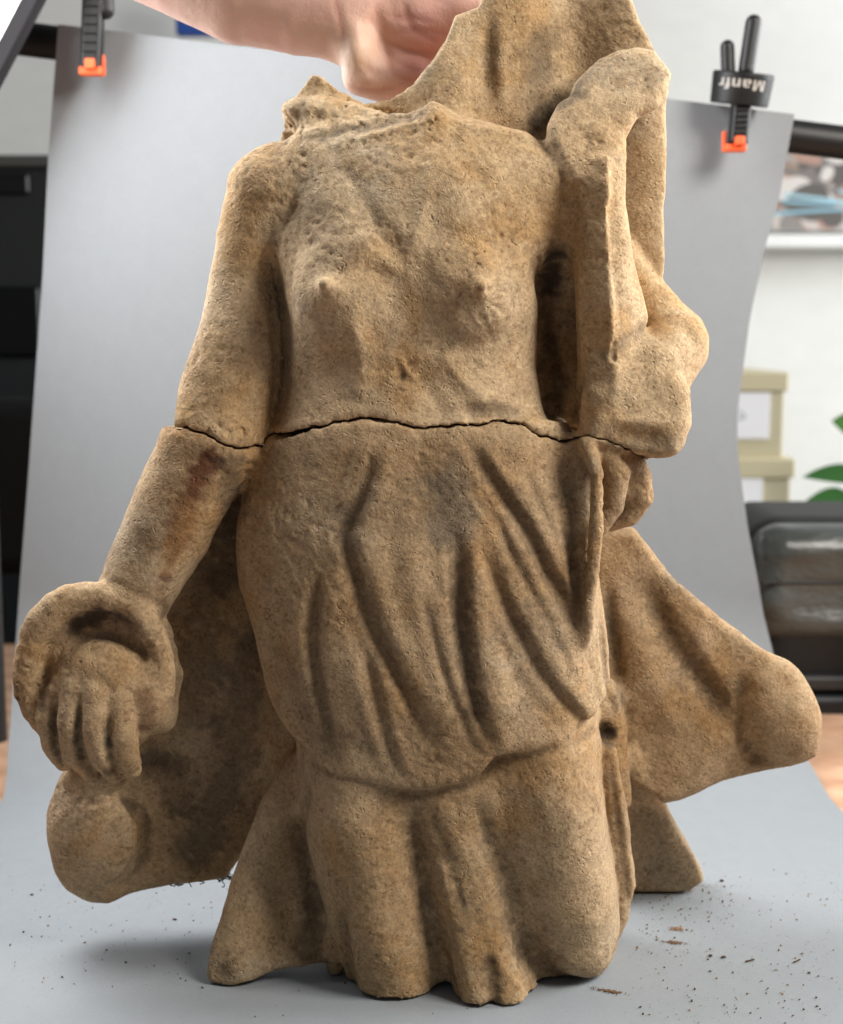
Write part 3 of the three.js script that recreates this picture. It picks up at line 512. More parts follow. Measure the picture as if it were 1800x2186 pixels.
  s.add('cloak_end', slabF([[470, 900, -40], [360, 1130, -20], [280, 1290, 5], [235, 1500, 30], [160, 1590, 40], [120, 1680, 45], [150, 1815, 45], [225, 1850, 45], [350, 1812, 10], [470, 1795, -30], [640, 1560, -60], [640, 1000, -60]], 40, 20), 14);
  s.add('cloak_end', ellipF([190, 1705, 40], [92, 158, 76], 3), 40);
  s.add('cloak_end', ellipF([196, 1724, 88], [90, 96, 42]), 16);
  s.add('cloak_end_right', slabF([[1225, 1080, -70], [1300, 1084, -75], [1385, 1190, -85], [1480, 1270, -90], [1560, 1328, -90], [1648, 1396, -80], [1684, 1470, -75], [1672, 1545, -75], [1625, 1570, -75], [1520, 1600, -80], [1420, 1624, -85], [1358, 1640, -90], [1290, 1610, -80], [1200, 1400, -60]], 36, 20, (x, y) => 0.006 * Math.sin((x - y * 0.75) * 75)), 14);
  s.add('cloak_end_right', ellipF([1600, 1458, -62], [84, 124, 62], -30), 16);
  s.add('cloak_end_right', slabF([[1230, 1560, -120], [1318, 1570, -125], [1364, 1645, -165], [1436, 1776, -240], [1443, 1800, -255], [1412, 1824, -270], [1290, 1824, -270], [1180, 1824, -270], [1200, 1650, -170]], 40, 12), 10);
  s.add('cloak_end_right', chainF([[1290, 1560, -50, 22], [1340, 1650, -125, 20], [1418, 1796, -232, 16]]), 26);
  s.add('right_hand', slabF([[1205, 885, 110], [1330, 936, 105], [1336, 985, 100], [1300, 1040, 95], [1215, 1030, 105]], 62, 34), 12);
  s.add('right_hand', chainF([[1250, 935, 165, 34], [1270, 975, 172, 30], [1262, 1040, 168, 24], [1238, 1085, 172, 15]]), 9);
  s.add('right_hand', chainF([[1312, 985, 130, 30], [1318, 1025, 134, 28], [1296, 1062, 128, 24], [1258, 1082, 125, 14]]), 6);
  s.add('gathered_cloth', chainF([[1190, 925, 145, 32], [1190, 1060, 158, 34], [1194, 1180, 172, 28], [1200, 1320, 205, 8]]), 30);
  s.add('gathered_cloth', chainF([[1206, 912, 190, 18], [1230, 975, 206, 15], [1228, 1090, 214, 13], [1220, 1200, 214, 10], [1206, 1310, 212, 7]]), 9);
  // bowl and the hand over it
  s.add('bowl', ellipF([196, 1385, 150], [168, 184, 52]), 12);
  s.add('bowl_carve', ellipF([200, 1366, 232], [112, 122, 70]), 12, true);
  { const ring = []; for (let i = 0; i <= 26; i++) { const a = i / 26 * 6.2832; ring.push([195 + 139 * Math.cos(a), 1382 + 155 * Math.sin(a), 196 + 6 * Math.sin(a), 30 + 4 * Math.sin(a + 3.6) + 3 * Math.sin(a * 5)]); } s.add('bowl', chainF(ring), 14); }
  s.add('hand', ellipF([214, 1418, 198], [120, 100, 66], 8), 26);
  s.add('hand', ellipF([296, 1438, 200], [44, 50, 46]), 22);
  s.add('hand', ellipF([210, 1590, 150], [88, 46, 54], -20), 24);
  s.add('finger_a', chainF([[112, 1420, 216, 27], [96, 1478, 230, 26], [110, 1530, 220, 24], [132, 1570, 200, 20]]), 12);
  s.add('finger_b', chainF([[152, 1420, 236, 30], [142, 1490, 254, 28], [153, 1548, 244, 27], [188, 1598, 216, 22]]), 9);
  s.add('finger_c', chainF([[198, 1428, 244, 31], [196, 1500, 264, 29], [210, 1558, 254, 28], [232, 1592, 232, 22]]), 9);
  s.add('finger_d', chainF([[248, 1440, 238, 31], [252, 1510, 252, 29], [260, 1558, 244, 27], [272, 1586, 222, 20]]), 9);
  s.add('hand', ellipF([186, 1520, 204], [92, 70, 44], 0), 16);
  s.add('bowl', chainF([[330, 1300, 130, 26], [352, 1390, 130, 26], [330, 1480, 128, 26]]), 14);

  // --- modelled relief (ridges and furrows)
  // chest and belly
  s.stroke([[552, 520], [560, 580], [574, 660], [578, 760], [562, 860], [540, 910]], 26, 14, -26, { taper: 0.2 });
  s.stroke([[735, 480], [775, 520], [828, 560]], 18, 22, 11, { p: 1.5 }); s.stroke([[890, 300], [866, 430], [838, 550]], 22, 12, 11, { p: 1.5 }); s.stroke([[700, 330], [760, 430], [826, 540]], 14, 18, -7, { p: 1.5 }); s.stroke([[690, 560], [736, 520], [770, 470]], 22, 22, 5);
  s.stroke([[640, 350], [720, 460], [800, 520]], 40, 40, 6); s.stroke([[880, 300], [930, 370], [960, 480]], 30, 50, 12);
  s.stroke([[720, 640], [745, 740], [735, 830]], 20, 26, 11, { p: 1.5 }); s.stroke([[830, 560], [835, 660], [830, 740]], 40, 40, -6);
  s.stroke([[900, 720], [960, 790], [1020, 850]], 22, 26, 12, { p: 1.5 }); s.stroke([[810, 758], [850, 752], [880, 760]], 14, 14, -6); s.stroke([[820, 758], [828, 776], [836, 786]], 11, 11, -9, { dirt: 0.5 });
  s.stroke([[860, 770], [900, 830], [930, 868]], 16, 16, -5); s.stroke([[950, 855], [1010, 842], [1080, 862]], 14, 20, -8, { dirt: 0.4 });
  s.stroke([[1108, 480], [1120, 620], [1135, 760], [1150, 880]], 16, 34, -22, { dirt: 0.35 });
  s.stroke([[1180, 360], [1182, 480], [1186, 620], [1190, 760]], 14, 10, -10);
  s.stroke([[1200, 730], [1190, 820], [1172, 890]], 16, 16, -14, { dirt: 0.4 });
  s.stroke([[1290, 1], [1240, 130], [1150, 210], [1100, 270], [1160, 318]].slice(1), 16, 20, -12, { dirt: 0.5 });
  s.stroke([[1010, 20], [1004, 110], [1008, 220]], 22, 14, -10, { dirt: 0.3 }); s.stroke([[1030, 30], [1032, 130], [1036, 240]], 14, 26, 7); s.stroke([[960, 100], [950, 180], [930, 230]], 24, 24, 6);
  s.stroke([[1100, 40], [1110, 150], [1095, 250]], 40, 40, -8, { dirt: 0.3 });
  s.stroke([[600, 300], [680, 268], [780, 252], [880, 230]], 12, 14, -10, { dirt: 0.5, p: 1.3 }); s.stroke([[640, 285], [720, 262], [800, 258]], 7, 9, -6, { dirt: 0.4, p: 1.2 }); s.stroke([[780, 225], [840, 240], [890, 222]], 7, 9, -6, { dirt: 0.4, p: 1.2 }); s.stroke([[560, 330], [600, 260], [640, 170]], 16, 12, -7, { dirt: 0.4 }); s.stroke([[700, 290], [800, 268], [880, 240]], 10, 12, 6); s.stroke([[620, 240], [700, 232], [780, 240]], 18, 14, -8);
  s.stroke([[900, 235], [980, 262], [1080, 278], [1150, 310]], 10, 12, 6);
  s.stroke([[1204, 765], [1265, 722], [1322, 682], [1360, 664]], 12, 12, -12, { dirt: 0.4 }); s.stroke([[1400, 660], [1430, 720], [1418, 800]], 12, 12, -4);
  s.stroke([[1200, 892], [1270, 872], [1340, 872], [1400, 868]], 18, 14, 6); s.stroke([[1215, 893], [1280, 892], [1340, 908], [1385, 925]], 20, 30, -12);
  // long folds of the overskirt, each a ridge and a furrow
  const fold = (pts, h, w, dirt = 0.4, ro = 1) => { s.stroke(pts, w * 0.95, w * 1.15, -h * 1.7, { dirt: dirt * 0.9, p: 1.15 }); if (ro) { s.stroke(pts.map(([x, y]) => [x + w * 1.7, y + 6]), w * 1.0, w * 1.3, h * 0.95 * ro, { p: 1.4 }); s.stroke(pts.map(([x, y]) => [x - w * 1.5, y]), w * 1.6, w * 0.8, h * 0.65 * ro, { p: 1.4 }); } };
  fold([[778, 890], [755, 985], [722, 1060], [706, 1095], [728, 1165], [752, 1240], [800, 1350], [836, 1420], [866, 1480], [905, 1550]], 15, 20);
  s.stroke([[760, 890], [735, 985], [700, 1060]], 60, 16, 13);
  fold([[664, 1160], [650, 1240], [646, 1330], [660, 1420], [680, 1510], [704, 1590]], 13, 18);
  s.stroke([[1168, 930], [1178, 1060], [1184, 1180], [1194, 1290]], 12, 12, -13, { dirt: 0.4, p: 1.3 });
  fold([[560, 1300], [590, 1400], [628, 1500], [660, 1575]], 6, 22, 0.2);
  fold([[600, 1300], [616, 1400], [645, 1490], [690, 1580]], 6, 16, 0.2);
  fold([[935, 1080], [945, 1170], [948, 1260], [960, 1370], [982, 1465], [1014, 1548]], 17, 20, 0.6);
  fold([[868, 1200], [890, 1310], [922, 1410], [955, 1490], [985, 1560]], 9, 15, 0.3);
  fold([[752, 1330], [772, 1430], [796, 1520], [824, 1605]], 8, 15, 0.3);
  fold([[950, 895], [1000, 968], [1058, 1052], [1082, 1092], [1122, 1172], [1168, 1246], [1194, 1296]], 15, 19, 0.5);
  fold([[985, 1110], [1018, 1194], [1066, 1298], [1124, 1400], [1172, 1450], [1206, 1498]], 14, 18, 0.3);
  fold([[1160, 1080], [1180, 1180], [1192, 1280]], 8, 12, 0.4);
  fold([[1010, 1040], [1050, 1130], [1100, 1230], [1150, 1330], [1190, 1420]], 7, 14, 0.2);
  fold([[700, 1290], [716, 1390], [745, 1500], [775, 1590]], 3, 16, 0.2);
  fold([[1080, 960], [1110, 1040], [1150, 1130]], 6, 13, 0.2);
  s.stroke([[640, 1572], [700, 1602], [790, 1622], [850, 1638], [925, 1626], [985, 1608], [1020, 1566], [1100, 1556], [1180, 1528], [1225, 1500]], 10, 7, -6, { dirt: 0.3, p: 1.3, taper: 0.05 });
  s.stroke([[870, 960], [900, 1060], [910, 1160]], 40, 40, -6, { dirt: 0.25 });
  s.stroke([[1220, 1330], [1238, 1420], [1248, 1500]], 16, 12, 7);
  s.stroke([[1235, 1250], [1250, 1380], [1268, 1490]], 10, 16, -12, { dirt: 0.4 }); s.stroke([[1238, 1495], [1248, 1510], [1254, 1530]], 16, 16, -22, { dirt: 0.9, taper: 0.1 });
  for (const [pts, w, h] of [[[[610, 1230], [612, 1360], [640, 1470], [664, 1560]], 26, 9], [[[694, 1160], [700, 1290], [728, 1430], [770, 1580]], 30, 12], [[[845, 1080], [852, 1200], [880, 1340], [930, 1480], [960, 1550]], 38, 15], [[[985, 1140], [996, 1260], [1020, 1390], [1055, 1520]], 30, 13], [[[1045, 1070], [1100, 1210], [1160, 1350], [1208, 1470]], 30, 14], [[[1085, 960], [1130, 1090], [1172, 1200]], 30, 12], [[[770, 1080], [780, 1180], [812, 1300], [850, 1390]], 28, 9]]) s.stroke(pts, w, w, h, { p: 2 });
  // underskirt
  s.stroke([[845, 1654], [863, 1790], [886, 1897], [910, 1980], [930, 2060]], 18, 17, -46, { dirt: 0.5, p: 1.2, hardEnd: true }); s.stroke([[880, 1650], [900, 1710], [925, 1770], [945, 1850], [960, 1910]], 10, 12, -13, { dirt: 0.3, p: 1.2 });
  s.stroke([[978, 1640], [993, 1696], [1041, 1814], [1060, 1903], [1090, 1968], [1140, 2012], [1180, 2030]], 18, 20, -50, { dirt: 0.5, p: 1.2, hardEnd: true }); s.stroke([[1075, 1920], [1110, 1975], [1150, 2000]], 28, 24, -22, { dirt: 0.3 }); s.stroke([[1003, 1960], [1012, 2010], [1020, 2080]], 12, 12, -12, { dirt: 0.6, hardEnd: true });
  s.stroke([[760, 1640], [770, 1800], [800, 2040]], 70, 60, 16); s.stroke([[1140, 1580], [1170, 1750], [1200, 1960]], 80, 70, 14);
  s.stroke([[700, 1870], [704, 1930], [712, 1980], [720, 2040]], 13, 13, -56, { dirt: 0.6, hardEnd: true, p: 1.6 });
  s.stroke([[1256, 1540], [1270, 1680], [1288, 1800], [1296, 1880]], 8, 8, -8, { dirt: 0.4 });
  s.stroke([[640, 1600], [618, 1700], [640, 1850], [660, 1950]], 20, 14, -18, { dirt: 0.4 });
  // cloak ends
  s.stroke([[280, 1600], [320, 1560], [400, 1590]], 18, 18, -9, { dirt: 0.5 }); s.stroke([[284, 1650], [300, 1710], [285, 1790], [240, 1830]], 10, 12, -10, { dirt: 0.4 });
  s.stroke([[270, 1610], [262, 1650], [290, 1690]], 10, 10, -8, { dirt: 0.5 }); s.stroke([[420, 1200], [380, 1400], [330, 1560]], 50, 40, 8); s.stroke([[470, 1300], [450, 1500], [400, 1700]], 30, 40, -8);
  s.stroke([[1535, 1392], [1515, 1470], [1538, 1540], [1575, 1572]], 22, 12, -17, { dirt: 0.35, taper: 0.12, p: 1.4 });
  s.stroke([[1320, 1190], [1400, 1330], [1470, 1430], [1520, 1520]], 22, 28, -18, { dirt: 0.5 }); s.stroke([[1280, 1220], [1330, 1380], [1400, 1520]], 34, 34, 12); s.stroke([[1380, 1230], [1450, 1340], [1500, 1420]], 30, 30, 8); s.stroke([[1250, 1180], [1268, 1350], [1300, 1500]], 14, 14, -14, { dirt: 0.5 });
  // bowl recess and knuckles
  s.stroke([[135, 1310], [185, 1275], [240, 1272], [285, 1305]], 16, 14, -12, { dirt: 0.9 }); s.stroke([[105, 1360], [88, 1420], [82, 1480]], 10, 10, -9, { dirt: 0.5 });
  s.stroke([[330, 1240], [362, 1330], [368, 1420], [345, 1480]], 10, 12, -8, { dirt: 0.3 });
  s.stroke([[116, 1440], [110, 1504], [121, 1559], [140, 1590]], 7, 7, -8, { dirt: 0.6 }); s.stroke([[164, 1436], [161, 1522], [172, 1577], [206, 1606]], 7, 7, -9, { dirt: 0.7 }); s.stroke([[222, 1470], [221, 1541], [236, 1588]], 7, 7, -9, { dirt: 0.7 });
  s.stroke([[165, 1498], [205, 1490], [225, 1496]], 5, 5, -3); s.stroke([[180, 1450], [220, 1448]], 6, 6, -3);
  return s;
}
// colours of the fired clay, its dirt and its stains (linear)
const STAINS = [];
function stain(s, pts, r, col, a) { const A = s.dense(pts).map((p) => s.hit(p[0], p[1])).filter(Boolean); if (A.length) STAINS.push({ A, r: R(r, 150), col, a }); }
const soil = [0.085, 0.062, 0.04], rust = [0.17, 0.07, 0.03], ochre = [0.46, 0.27, 0.105], grey = [0.47, 0.415, 0.32], black = [0.03, 0.027, 0.022];
function clayColor(strokes, tint = [1, 1, 1]) {
  return (x, y, z) => {
    const n5 = N3(x * 620, y * 620 + 1, z * 620), n1 = fbm(x * 14, y * 14, z * 14), n2 = fbm(x * 48 + 5, y * 48, z * 48), n3 = N3(x * 170, y * 170, z * 170 + 3), n4 = N3(x * 340 + 2, y * 340, z * 340);
    let r = 0.485, g = 0.342, b = 0.197;
    const mix = (c, a) => { a = clamp(a, 0, 1); r += (c[0] - r) * a; g += (c[1] - g) * a; b += (c[2] - b) * a; };
    const wm = sstep(-0.1, 0.35, N3(x * 16 + 9, y * 16, z * 16)); mix([0.56, 0.425, 0.27], (1 - wm) * 0.5); mix([0.40, 0.262, 0.13], wm * 0.45);
    mix(grey, sstep(0.05, 0.5, n1 + n2 * 0.3) * 0.5); mix(ochre, sstep(0.05, 0.5, -n1 + n2 * 0.5) * 0.6);
    mix([0.33, 0.215, 0.11], sstep(0.0, 0.5, n2 * 0.6 + n3 * 0.3 + n1 * 0.5) * 0.7);
    mix([0.62, 0.48, 0.30], sstep(0.15, 0.5, n3 - n2 * 0.4) * 0.35);
    mix(soil, sstep(0.3, 0.7, n4 * 0.7 + n2 * 0.4 + n1 * 0.4 + n5 * 0.25) * 0.5);
    for (const q of STAINS) { let m = 1e9; for (const p of q.A) { const dx = x - p[0], dy = y - p[1], dz = z - p[2], d = dx * dx + dy * dy + dz * dz; if (d < m) m = d; } m = Math.sqrt(m) / q.r; if (m < 1.6) mix(q.col, q.a * (1 - sstep(0.35, 1.25, m + n2 * 0.9 + n3 * 0.35))); }
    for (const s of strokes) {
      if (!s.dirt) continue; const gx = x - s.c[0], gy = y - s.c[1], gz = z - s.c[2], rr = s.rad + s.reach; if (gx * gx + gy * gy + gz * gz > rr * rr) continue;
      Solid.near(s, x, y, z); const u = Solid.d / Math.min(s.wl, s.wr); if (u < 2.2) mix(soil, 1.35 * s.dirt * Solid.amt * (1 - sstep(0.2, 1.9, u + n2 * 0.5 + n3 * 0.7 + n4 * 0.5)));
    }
    return [r * tint[0], g * tint[1], b * tint[2]];
  };
}
const solid = buildSolid();
solid.noise = claySurface;
stain(solid, [[432, 950], [412, 990], [385, 1050], [362, 1110]], 30, rust, 1.0); stain(solid, [[352, 1150], [340, 1190]], 16, rust, 0.8); stain(solid, [[330, 1215], [345, 1260]], 20, rust, 0.4); stain(solid, [[395, 1060], [360, 1140]], 40, ochre, 0.5);
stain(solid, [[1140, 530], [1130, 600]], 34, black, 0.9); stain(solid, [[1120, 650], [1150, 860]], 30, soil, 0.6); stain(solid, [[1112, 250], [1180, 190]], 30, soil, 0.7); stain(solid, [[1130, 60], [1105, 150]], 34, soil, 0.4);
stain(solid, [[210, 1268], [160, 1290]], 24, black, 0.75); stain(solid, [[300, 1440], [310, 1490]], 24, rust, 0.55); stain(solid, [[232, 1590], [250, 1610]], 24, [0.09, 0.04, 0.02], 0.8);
stain(solid, [[430, 1200], [400, 1450]], 70, soil, 0.5); stain(solid, [[520, 1330], [470, 1600], [400, 1740]], 60, soil, 0.65); stain(solid, [[480, 960], [460, 1200]], 40, soil, 0.6); stain(solid, [[300, 1560], [380, 1640]], 50, soil, 0.5);  
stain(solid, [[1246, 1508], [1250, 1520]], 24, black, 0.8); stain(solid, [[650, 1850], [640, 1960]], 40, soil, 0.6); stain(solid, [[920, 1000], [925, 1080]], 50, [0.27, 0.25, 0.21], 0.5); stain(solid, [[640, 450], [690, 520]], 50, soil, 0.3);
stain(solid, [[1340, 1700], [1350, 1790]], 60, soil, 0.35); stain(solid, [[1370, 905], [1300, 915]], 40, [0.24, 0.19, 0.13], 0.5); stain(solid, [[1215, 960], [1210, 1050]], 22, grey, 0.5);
const tr = (u, v, p, q) => 0.5 * (tn(u, v, p, q) + tn(2 * u + v, 2 * v - u, Math.round(p / 2.236), q + 50)), t3 = (u, v, p, q) => (tr(u, v, p, q) + tn(u + 2 * v, v - 2 * u, Math.round(p / 2.236), q + 90) + tn(3 * u + v, 3 * v - u, Math.round(p / 3.162), q + 130)) / 3;
const grainH = dataTex(1024, (u, v) => { const a = t3(u, v, 150, 1), b = tr(u, v, 300, 2), c = t3(u, v, 70, 3), d = tn(u, v, 22, 4); return 0.6 + 0.3 * (a - 0.5) + 0.16 * (b - 0.5) + 0.3 * (c - 0.5) - 0.5 * sstep(0.56, 0.72, a * 0.6 + c * 0.4) * sstep(0.35, 0.7, d); });
const grainC = dataTex(1024, (u, v) => { const a = tr(u, v, 180, 11), b = tr(u, v, 340, 12), c = t3(u, v, 80, 13), d = tn(u, v, 20, 14), e = t3(u, v, 130, 15); const k = 0.93 + 0.2 * (a - 0.5) + 0.14 * (b - 0.5) + 0.2 * (c - 0.5); const q = sstep(0.57, 0.7, e) * (0.2 + 0.8 * d); return [k * (1 - q * 0.15), k * (1 - q * 0.19), k * (1 - q * 0.23)]; }, true);
const clay = new THREE.MeshStandardMaterial({ vertexColors: true, roughness: 0.95, map: grainC, bumpMap: grainH, bumpScale: 0.0013 });
const colorFn = clayColor(solid.strokes, [1.02, 1.0, 0.97]);
const UVS = 1 / 0.22;
{
  solid.cut = (x, y, z) => crackY(x, z) + 0.0003 + 0.0008 * (1 - sstep(0.085, 0.105, x)) - y;
  const a = P(400, 960, 300), b = P(1480, -60, 300);
  const m = solid.mesh([a[0] - 0.02, a[1] - 0.02, -0.07], [b[0] + 0.03, b[1] + 0.03, 0.12], CELL), g = solid.geometries(m, colorFn, UVS, { overskirt: 'torso', forearm: 'upper_arm', right_hand: 'bent_arm', gathered_cloth: 'bent_arm', cloak_end: 'cloak_panel', cloak_end_right: 'cloak_panel' });
  const t = thing('statue_torso_fragment', 'upper clay statue fragment: headless bare torso with cloak, above the crack', 'statue fragment');
  for (const [k, label] of [['torso'], ['upper_arm'], ['breast_a'], ['breast_b'], ['shoulder_drape', 'thick band of cloth over the shoulder'], ['bent_arm', 'bent arm broken off at the wrist'], ['cloak_panel', 'broken upright cloak panel behind the neck']]) if (g[k]) { const o = part(t, k.slice(0, 6) === 'breast' ? 'breast' : k, g[k], clay); if (label) o.userData.label = label; }
  console.log('upper', Object.entries(g).map(([k, v]) => k + ':' + v.index.count / 3).join(' '));
}
{
  solid.cut = (x, y, z) => Math.max(y - crackY(x, z) + 0.0003 + 0.0022 * sstep(0.05, 0.5, N3(x * 46, 6.6, z * 30)) * (1 - sstep(0.08, 0.1, x)), 0.0006 + 0.0022 * Math.max(-0.4, N3(x * 26, 1.5, z * 26)) + 0.0014 * N3(x * 80, 2.5, z * 80) - y);
  const a = P(10, 2108, 300), b = P(1720, 850, 300);
  const m = solid.mesh([a[0] - 0.05, -0.006, -0.16], [b[0] + 0.07, b[1] + 0.03, 0.115], CELL), g = solid.geometries(m, clayColor(solid.strokes, [0.84, 0.79, 0.73]), UVS, { torso: 'overskirt', upper_arm: 'forearm', bent_arm: 'right_hand', shoulder_drape: 'gathered_cloth', cloak_panel: 'cloak_end', bowl_carve: 'bowl' });
  const t = thing('statue_skirt_fragment', 'lower clay statue fragment: draped skirt and hand with bowl, below the crack', 'statue fragment');
  for (const k of ['forearm', 'overskirt', 'underskirt', 'skirt_fold', 'gathered_cloth']) if (g[k]) part(t, k, g[k], clay);
  if (g.cloak_end) part(t, 'cloak_end', g.cloak_end, clay).userData.label = 'rounded cloak end under the bowl';
  if (g.cloak_end_right) part(t, 'cloak_end', g.cloak_end_right, clay).userData.label = 'flared cloak end with a rounded tip, opposite the bowl';
  const bowl = g.bowl ? part(t, 'bowl', g.bowl, clay) : null;
  const h = part(t, 'hand', g.hand, clay); h.userData.label = 'hand drooping over the bowl rim';
  for (const k of ['finger_a', 'finger_b', 'finger_c', 'finger_d']) if (g[k]) part(h, 'finger', g[k], clay);
  if (g.right_hand) part(t, 'hand', g.right_hand, clay).userData.label = 'fist gripping gathered cloth at the hip';
  console.log('lower', Object.entries(g).map(([k, v]) => k + ':' + v.index.count / 3).join(' '));
}
{ // the person's forearm and hand that hold the figure from behind
  const s = new Solid();
  s.add('arm', chainF([[60, -330, -330, 150], [330, -140, -290, 138], [500, -40, -260, 122], [620, 5, -245, 100], [700, 25, -240, 92]]), 30);
  s.add('arm', ellipF([850, 30, -245], [165, 125, 58], -8), 60);
  s.add('arm', chainF([[716, 50, -205, 40], [738, 110, -192, 36], [756, 158, -196, 28]]), 22);
  s.add('arm', chainF([[742, 160, -215, 36], [790, 172, -212, 36], [850, 160, -214, 34]]), 22);
  s.add('arm', ellipF([905, 30, -200], [90, 50, 36], -20), 40);
  s.add('arm', ellipF([800, -40, -210], [110, 60, 44], -10), 50);
  s.add('arm', chainF([[960, 0, -230, 62], [1060, 40, -235, 48], [1130, 120, -232, 40]]), 40);
  s.add('arm', chainF([[950, -60, -235, 56], [1080, -40, -240, 44], [1190, 30, -236, 38]]), 30);
  s.add('arm', chainF([[930, -100, -230, 54], [1050, -130, -240, 42], [1180, -80, -238, 37]]), 24);
  s.add('arm', chainF([[800, 150, -240, 46], [880, 190, -240, 40], [960, 240, -236, 34]]), 30);
  s.stroke([[760, 30], [785, 70], [800, 110], [805, 150]], 9, 12, -16, { p: 1.4 }); s.stroke([[745, 130], [770, 150], [800, 145]], 10, 10, -6); s.stroke([[785, 75], [830, 100], [900, 110]], 7, 7, -7, { p: 1.3 }); s.stroke([[800, 150], [850, 165], [900, 150]], 6, 6, -6, { p: 1.3 }); s.stroke([[800, 70], [860, 60], [930, 75]], 6, 6, -5, { p: 1.3 }); s.stroke([[740, 40], [728, 90], [735, 150]], 16, 16, 6); s.stroke([[806, 120], [850, 140], [915, 138]], 6, 6, -7, { p: 1.3 }); s.stroke([[795, 40], [840, 35], [900, 50]], 6, 6, -5, { p: 1.3 }); s.stroke([[770, 10], [790, 60], [806, 100]], 8, 8, -8, { p: 1.3 }); s.stroke([[720, 178], [770, 186], [820, 180]], 6, 6, -6, { p: 1.3 }); s.stroke([[830, 0], [850, 60], [910, 90]], 7, 7, -4); s.stroke([[690, -20], [700, 40], [712, 90]], 8, 8, -3);
  s.noise = (x, y, z) => 0.0006 * N3(x * 60, y * 60, z * 60) + 0.00025 * N3(x * 240, y * 240, z * 240);
  const m = s.mesh([-0.42, 0.55, -0.16], [0.16, 0.95, -0.03], 0.0022);
  const B = P(760, 120, -200), C = P(890, 120, -200);
  const g = s.geometries(m, (x, y, z) => {
    const n = fbm(x * 30, y * 30, z * 30), f = N3(x * 200, y * 200, z * 200); let c = [0.66, 0.44, 0.36]; const mix = (q, a) => { a = clamp(a, 0, 1); for (let i = 0; i < 3; i++) c[i] += (q[i] - c[i]) * a; };
    mix([0.65, 0.39, 0.32], 0.4 + n); mix([0.66, 0.40, 0.33], sstep(0.1, 0.6, f) * 0.25);
    mix([0.68, 0.30, 0.26], 0.9 * Math.exp(-((x - C[0]) ** 2 + (y - C[1]) ** 2) / 0.0012) ); mix([0.70, 0.49, 0.34], 0.7 * Math.exp(-((x - B[0] + 0.008) ** 2 + (y - B[1]) ** 2) / 0.0005));
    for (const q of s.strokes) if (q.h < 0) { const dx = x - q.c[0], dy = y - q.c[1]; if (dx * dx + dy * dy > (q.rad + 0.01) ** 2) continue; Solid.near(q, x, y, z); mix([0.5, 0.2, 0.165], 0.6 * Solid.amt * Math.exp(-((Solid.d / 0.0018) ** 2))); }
    return c;
  }, 8);
  const skinB = dataTex(512, (u, v) => 0.5 + 0.3 * (tn(u, v, 128, 21) - 0.5) + 0.3 * (tn(u, v, 64, 22) - 0.5));
  const o = thing('person', 'bare forearm and hand of a person steadying the statue from behind', 'person');
  const skin = new THREE.MeshPhysicalMaterial({ vertexColors: true, roughness: 0.55, bumpMap: skinB, bumpScale: 0.0003, sheen: 0.2, sheenColor: new THREE.Color(0.9, 0.6, 0.5), sheenRoughness: 0.6 });
  part(o, 'arm', g.arm, skin);
}
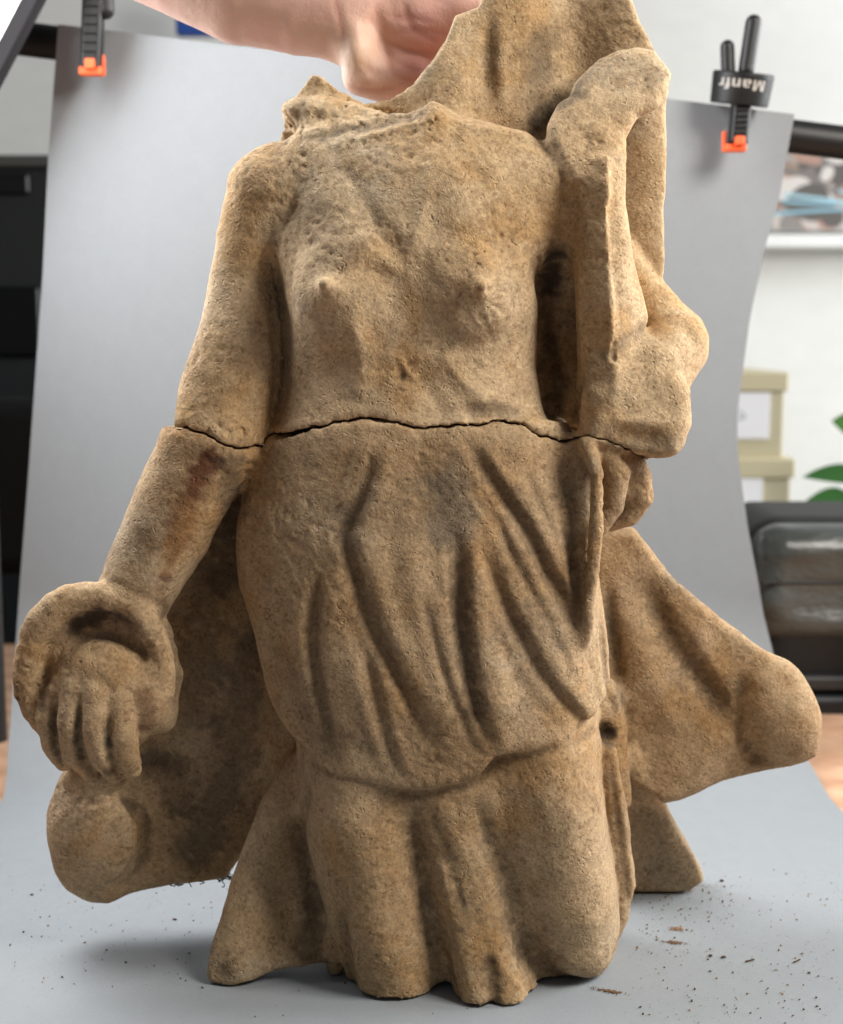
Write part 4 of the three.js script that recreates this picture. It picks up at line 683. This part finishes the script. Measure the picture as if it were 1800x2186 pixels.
{ // soil fallen on the paper
  const floorAt = (x, y) => { const d = ray(x, y), t = (-0.0011 - CAM.y) / d[1]; return [CAM.x + d[0] * t, -0.0011, CAM.z + d[2] * t]; };
  const blob = (sd) => { const g = new THREE.IcosahedronGeometry(1, 2), p = g.attributes.position; for (let i = 0; i < p.count; i++) { const x = p.getX(i), y = p.getY(i), z = p.getZ(i), k = 0.75 + 0.55 * N3(x * 1.6 + sd, y * 1.6, z * 1.6) + 0.25 * N3(x * 4 + sd, y * 4, z * 4); p.setXYZ(i, x * k, Math.max(y * k * 0.7, -0.35), z * k); } g.computeVertexNormals(); return g; };
  const mats = [std(0x6a4c30, 0.95), std(0x4a3724, 0.95), std(0x8a6440, 0.95)];
  const crumbG = blob(3), inst = new THREE.InstancedMesh(new THREE.IcosahedronGeometry(1, 0), std(0xffffff, 0.95), 1900); inst.name = 'soil_crumbs'; inst.userData = { label: 'fine brown soil crumbs scattered over the paper round the statue', category: 'soil', kind: 'stuff' };
  const M = new THREE.Matrix4(), Q = new THREE.Quaternion(), c = new THREE.Color(); let n = 0;
  while (n < 1900) {
    let px, py; const k = rnd();
    if (k < 0.25) { px = 1290 + rnd() * 220; py = 1822 + Math.pow(rnd(), 2.5) * 150; } else if (k < 0.62) { px = 1290 + Math.pow(rnd(), 0.8) * 446; py = 1790 + Math.pow(rnd(), 0.9) * 318; } else if (k < 0.86) { px = 20 + rnd() * 460; py = 1800 + Math.pow(rnd(), 1.6) * 240; } else { px = rnd() * 1736; py = 1760 + rnd() * 340; }
    const p = floorAt(px, py), r = 0.00013 + 0.0006 * Math.pow(rnd(), 6); Q.setFromEuler(new THREE.Euler(rnd() * 6, rnd() * 6, rnd() * 6));
    M.compose(new THREE.Vector3(p[0], p[1] + r * 0.4, p[2]), Q, new THREE.Vector3(r * (0.8 + rnd()), r * 0.7, r * (0.8 + rnd()))); inst.setMatrixAt(n, M); const q = rnd(); c.setRGB(0.11 + 0.24 * q, 0.07 + 0.155 * q, 0.04 + 0.08 * q); inst.setColorAt(n, c); n++;
  }
  scene.add(inst);
  const clod = (x, y, rx, rz, mat, label, i) => { const g = blob(i * 3.3), p = floorAt(x, y); g.scale(rx, Math.min(rx, rz) * 0.7, rz); g.translate(p[0], p[1] + Math.min(rx, rz) * 0.22, p[2]); return single('soil_clod', label, 'soil clod', g, mat); };
  clod(1486, 1814, 0.0022, 0.002, mats[1], 'brown soil clod right of the flared cloak tail, nearest its tip', 1);
  clod(1463, 1968, 0.0018, 0.0016, mats[1], 'left one of two dark clods lying side by side right of the skirt', 2);
  clod(1490, 1971, 0.002, 0.0016, mats[1], 'right one of two dark clods lying side by side right of the skirt', 3);
  clod(1666, 2003, 0.0013, 0.0012, mats[1], 'small dark clod alone near the lower right edge', 4);
  clod(66, 1842, 0.0016, 0.0013, mats[1], 'small brown clod left of the rounded cloak end', 5);
  clod(360, 1893, 0.0018, 0.0014, mats[1], 'brown clod on the paper below the rounded cloak end', 6);
  const streak = (x, y, w, label, cnt, lx, lz, mat, sd) => { let s0 = sd; const r = () => { s0 = (s0 * 16807) % 2147483647; return s0 / 2147483647; }; const p = floorAt(x, y), gs = []; for (let i = 0; i < cnt; i++) { const a = (r() + r() + r()) / 1.5 - 1, b = (r() + r() + r()) / 1.5 - 1, q = 0.00016 + 0.0005 * r() * (1 - Math.abs(a)), g = new THREE.IcosahedronGeometry(q, 0); g.scale(1.5, 0.6, 1.2); g.translate(p[0] + a * lx, p[1] + q * 0.3, p[2] + b * lz + a * w); gs.push(g); } return single('soil_streak', label, 'soil', mergeGeometries(gs), mat); };
  streak(1387, 1940, 0.002, 'thin streak of loose brown soil right of the skirt', 130, 0.012, 0.004, mats[0], 77);
  streak(1254, 2040, 0.006, 'reddish brown soil streak in front of the right skirt corner', 130, 0.016, 0.0035, mats[0], 191);
  streak(1370, 1832, 0.0, 'orange brown soil heaped along the foot of the flared cloak tail', 700, 0.03, 0.006, mats[2], 313);
  streak(1395, 1912, 0.0, 'pale dusting of soil above the thin streak, right of the skirt', 70, 0.01, 0.006, mats[2], 517);
  const twig = (x0, y0, x1, y1, label) => { const a = floorAt(x0, y0), b = floorAt(x1, y1); a[1] += 0.0006; b[1] += 0.0008; return single('twig', label, 'twig', tube(a, b, 0.0005, 6), mats[1]); };
  twig(1534, 1981, 1554, 1977, 'dark straight twig right of the two soil clods'); twig(1633, 1983, 1648, 1977, 'short dark twig near the lower right edge');
  const roots = (x, y, w, n, label, sd) => { let s0 = sd; const r = () => { s0 = (s0 * 16807) % 2147483647; return s0 / 2147483647; }; const gs = []; for (let i = 0; i < n; i++) { let p = V3(P(x + (r() - 0.5) * 40, y, w)); const pts = [p.clone()]; for (let j = 0; j < 6; j++) { p = p.clone().add(new THREE.Vector3((r() - 0.5) * 0.007, -0.0022 * r() + 0.0004, (r() - 0.5) * 0.006)); pts.push(p); } gs.push(new THREE.TubeGeometry(new THREE.CatmullRomCurve3(pts), 16, 0.00035, 5)); } return single('root_tuft', label, 'roots', mergeGeometries(gs), std(0x2a2015, 0.95)); };
  roots(366, 1806, 20, 16, 'tuft of fine dark roots hanging under the rounded cloak end', 41); roots(460, 1800, -10, 10, 'small tuft of roots hanging between cloak end and side fold', 87);
}
scene.traverse((o) => { if (o.isMesh) { o.castShadow = true; o.receiveShadow = true; } });
renderer.render(scene, camera);
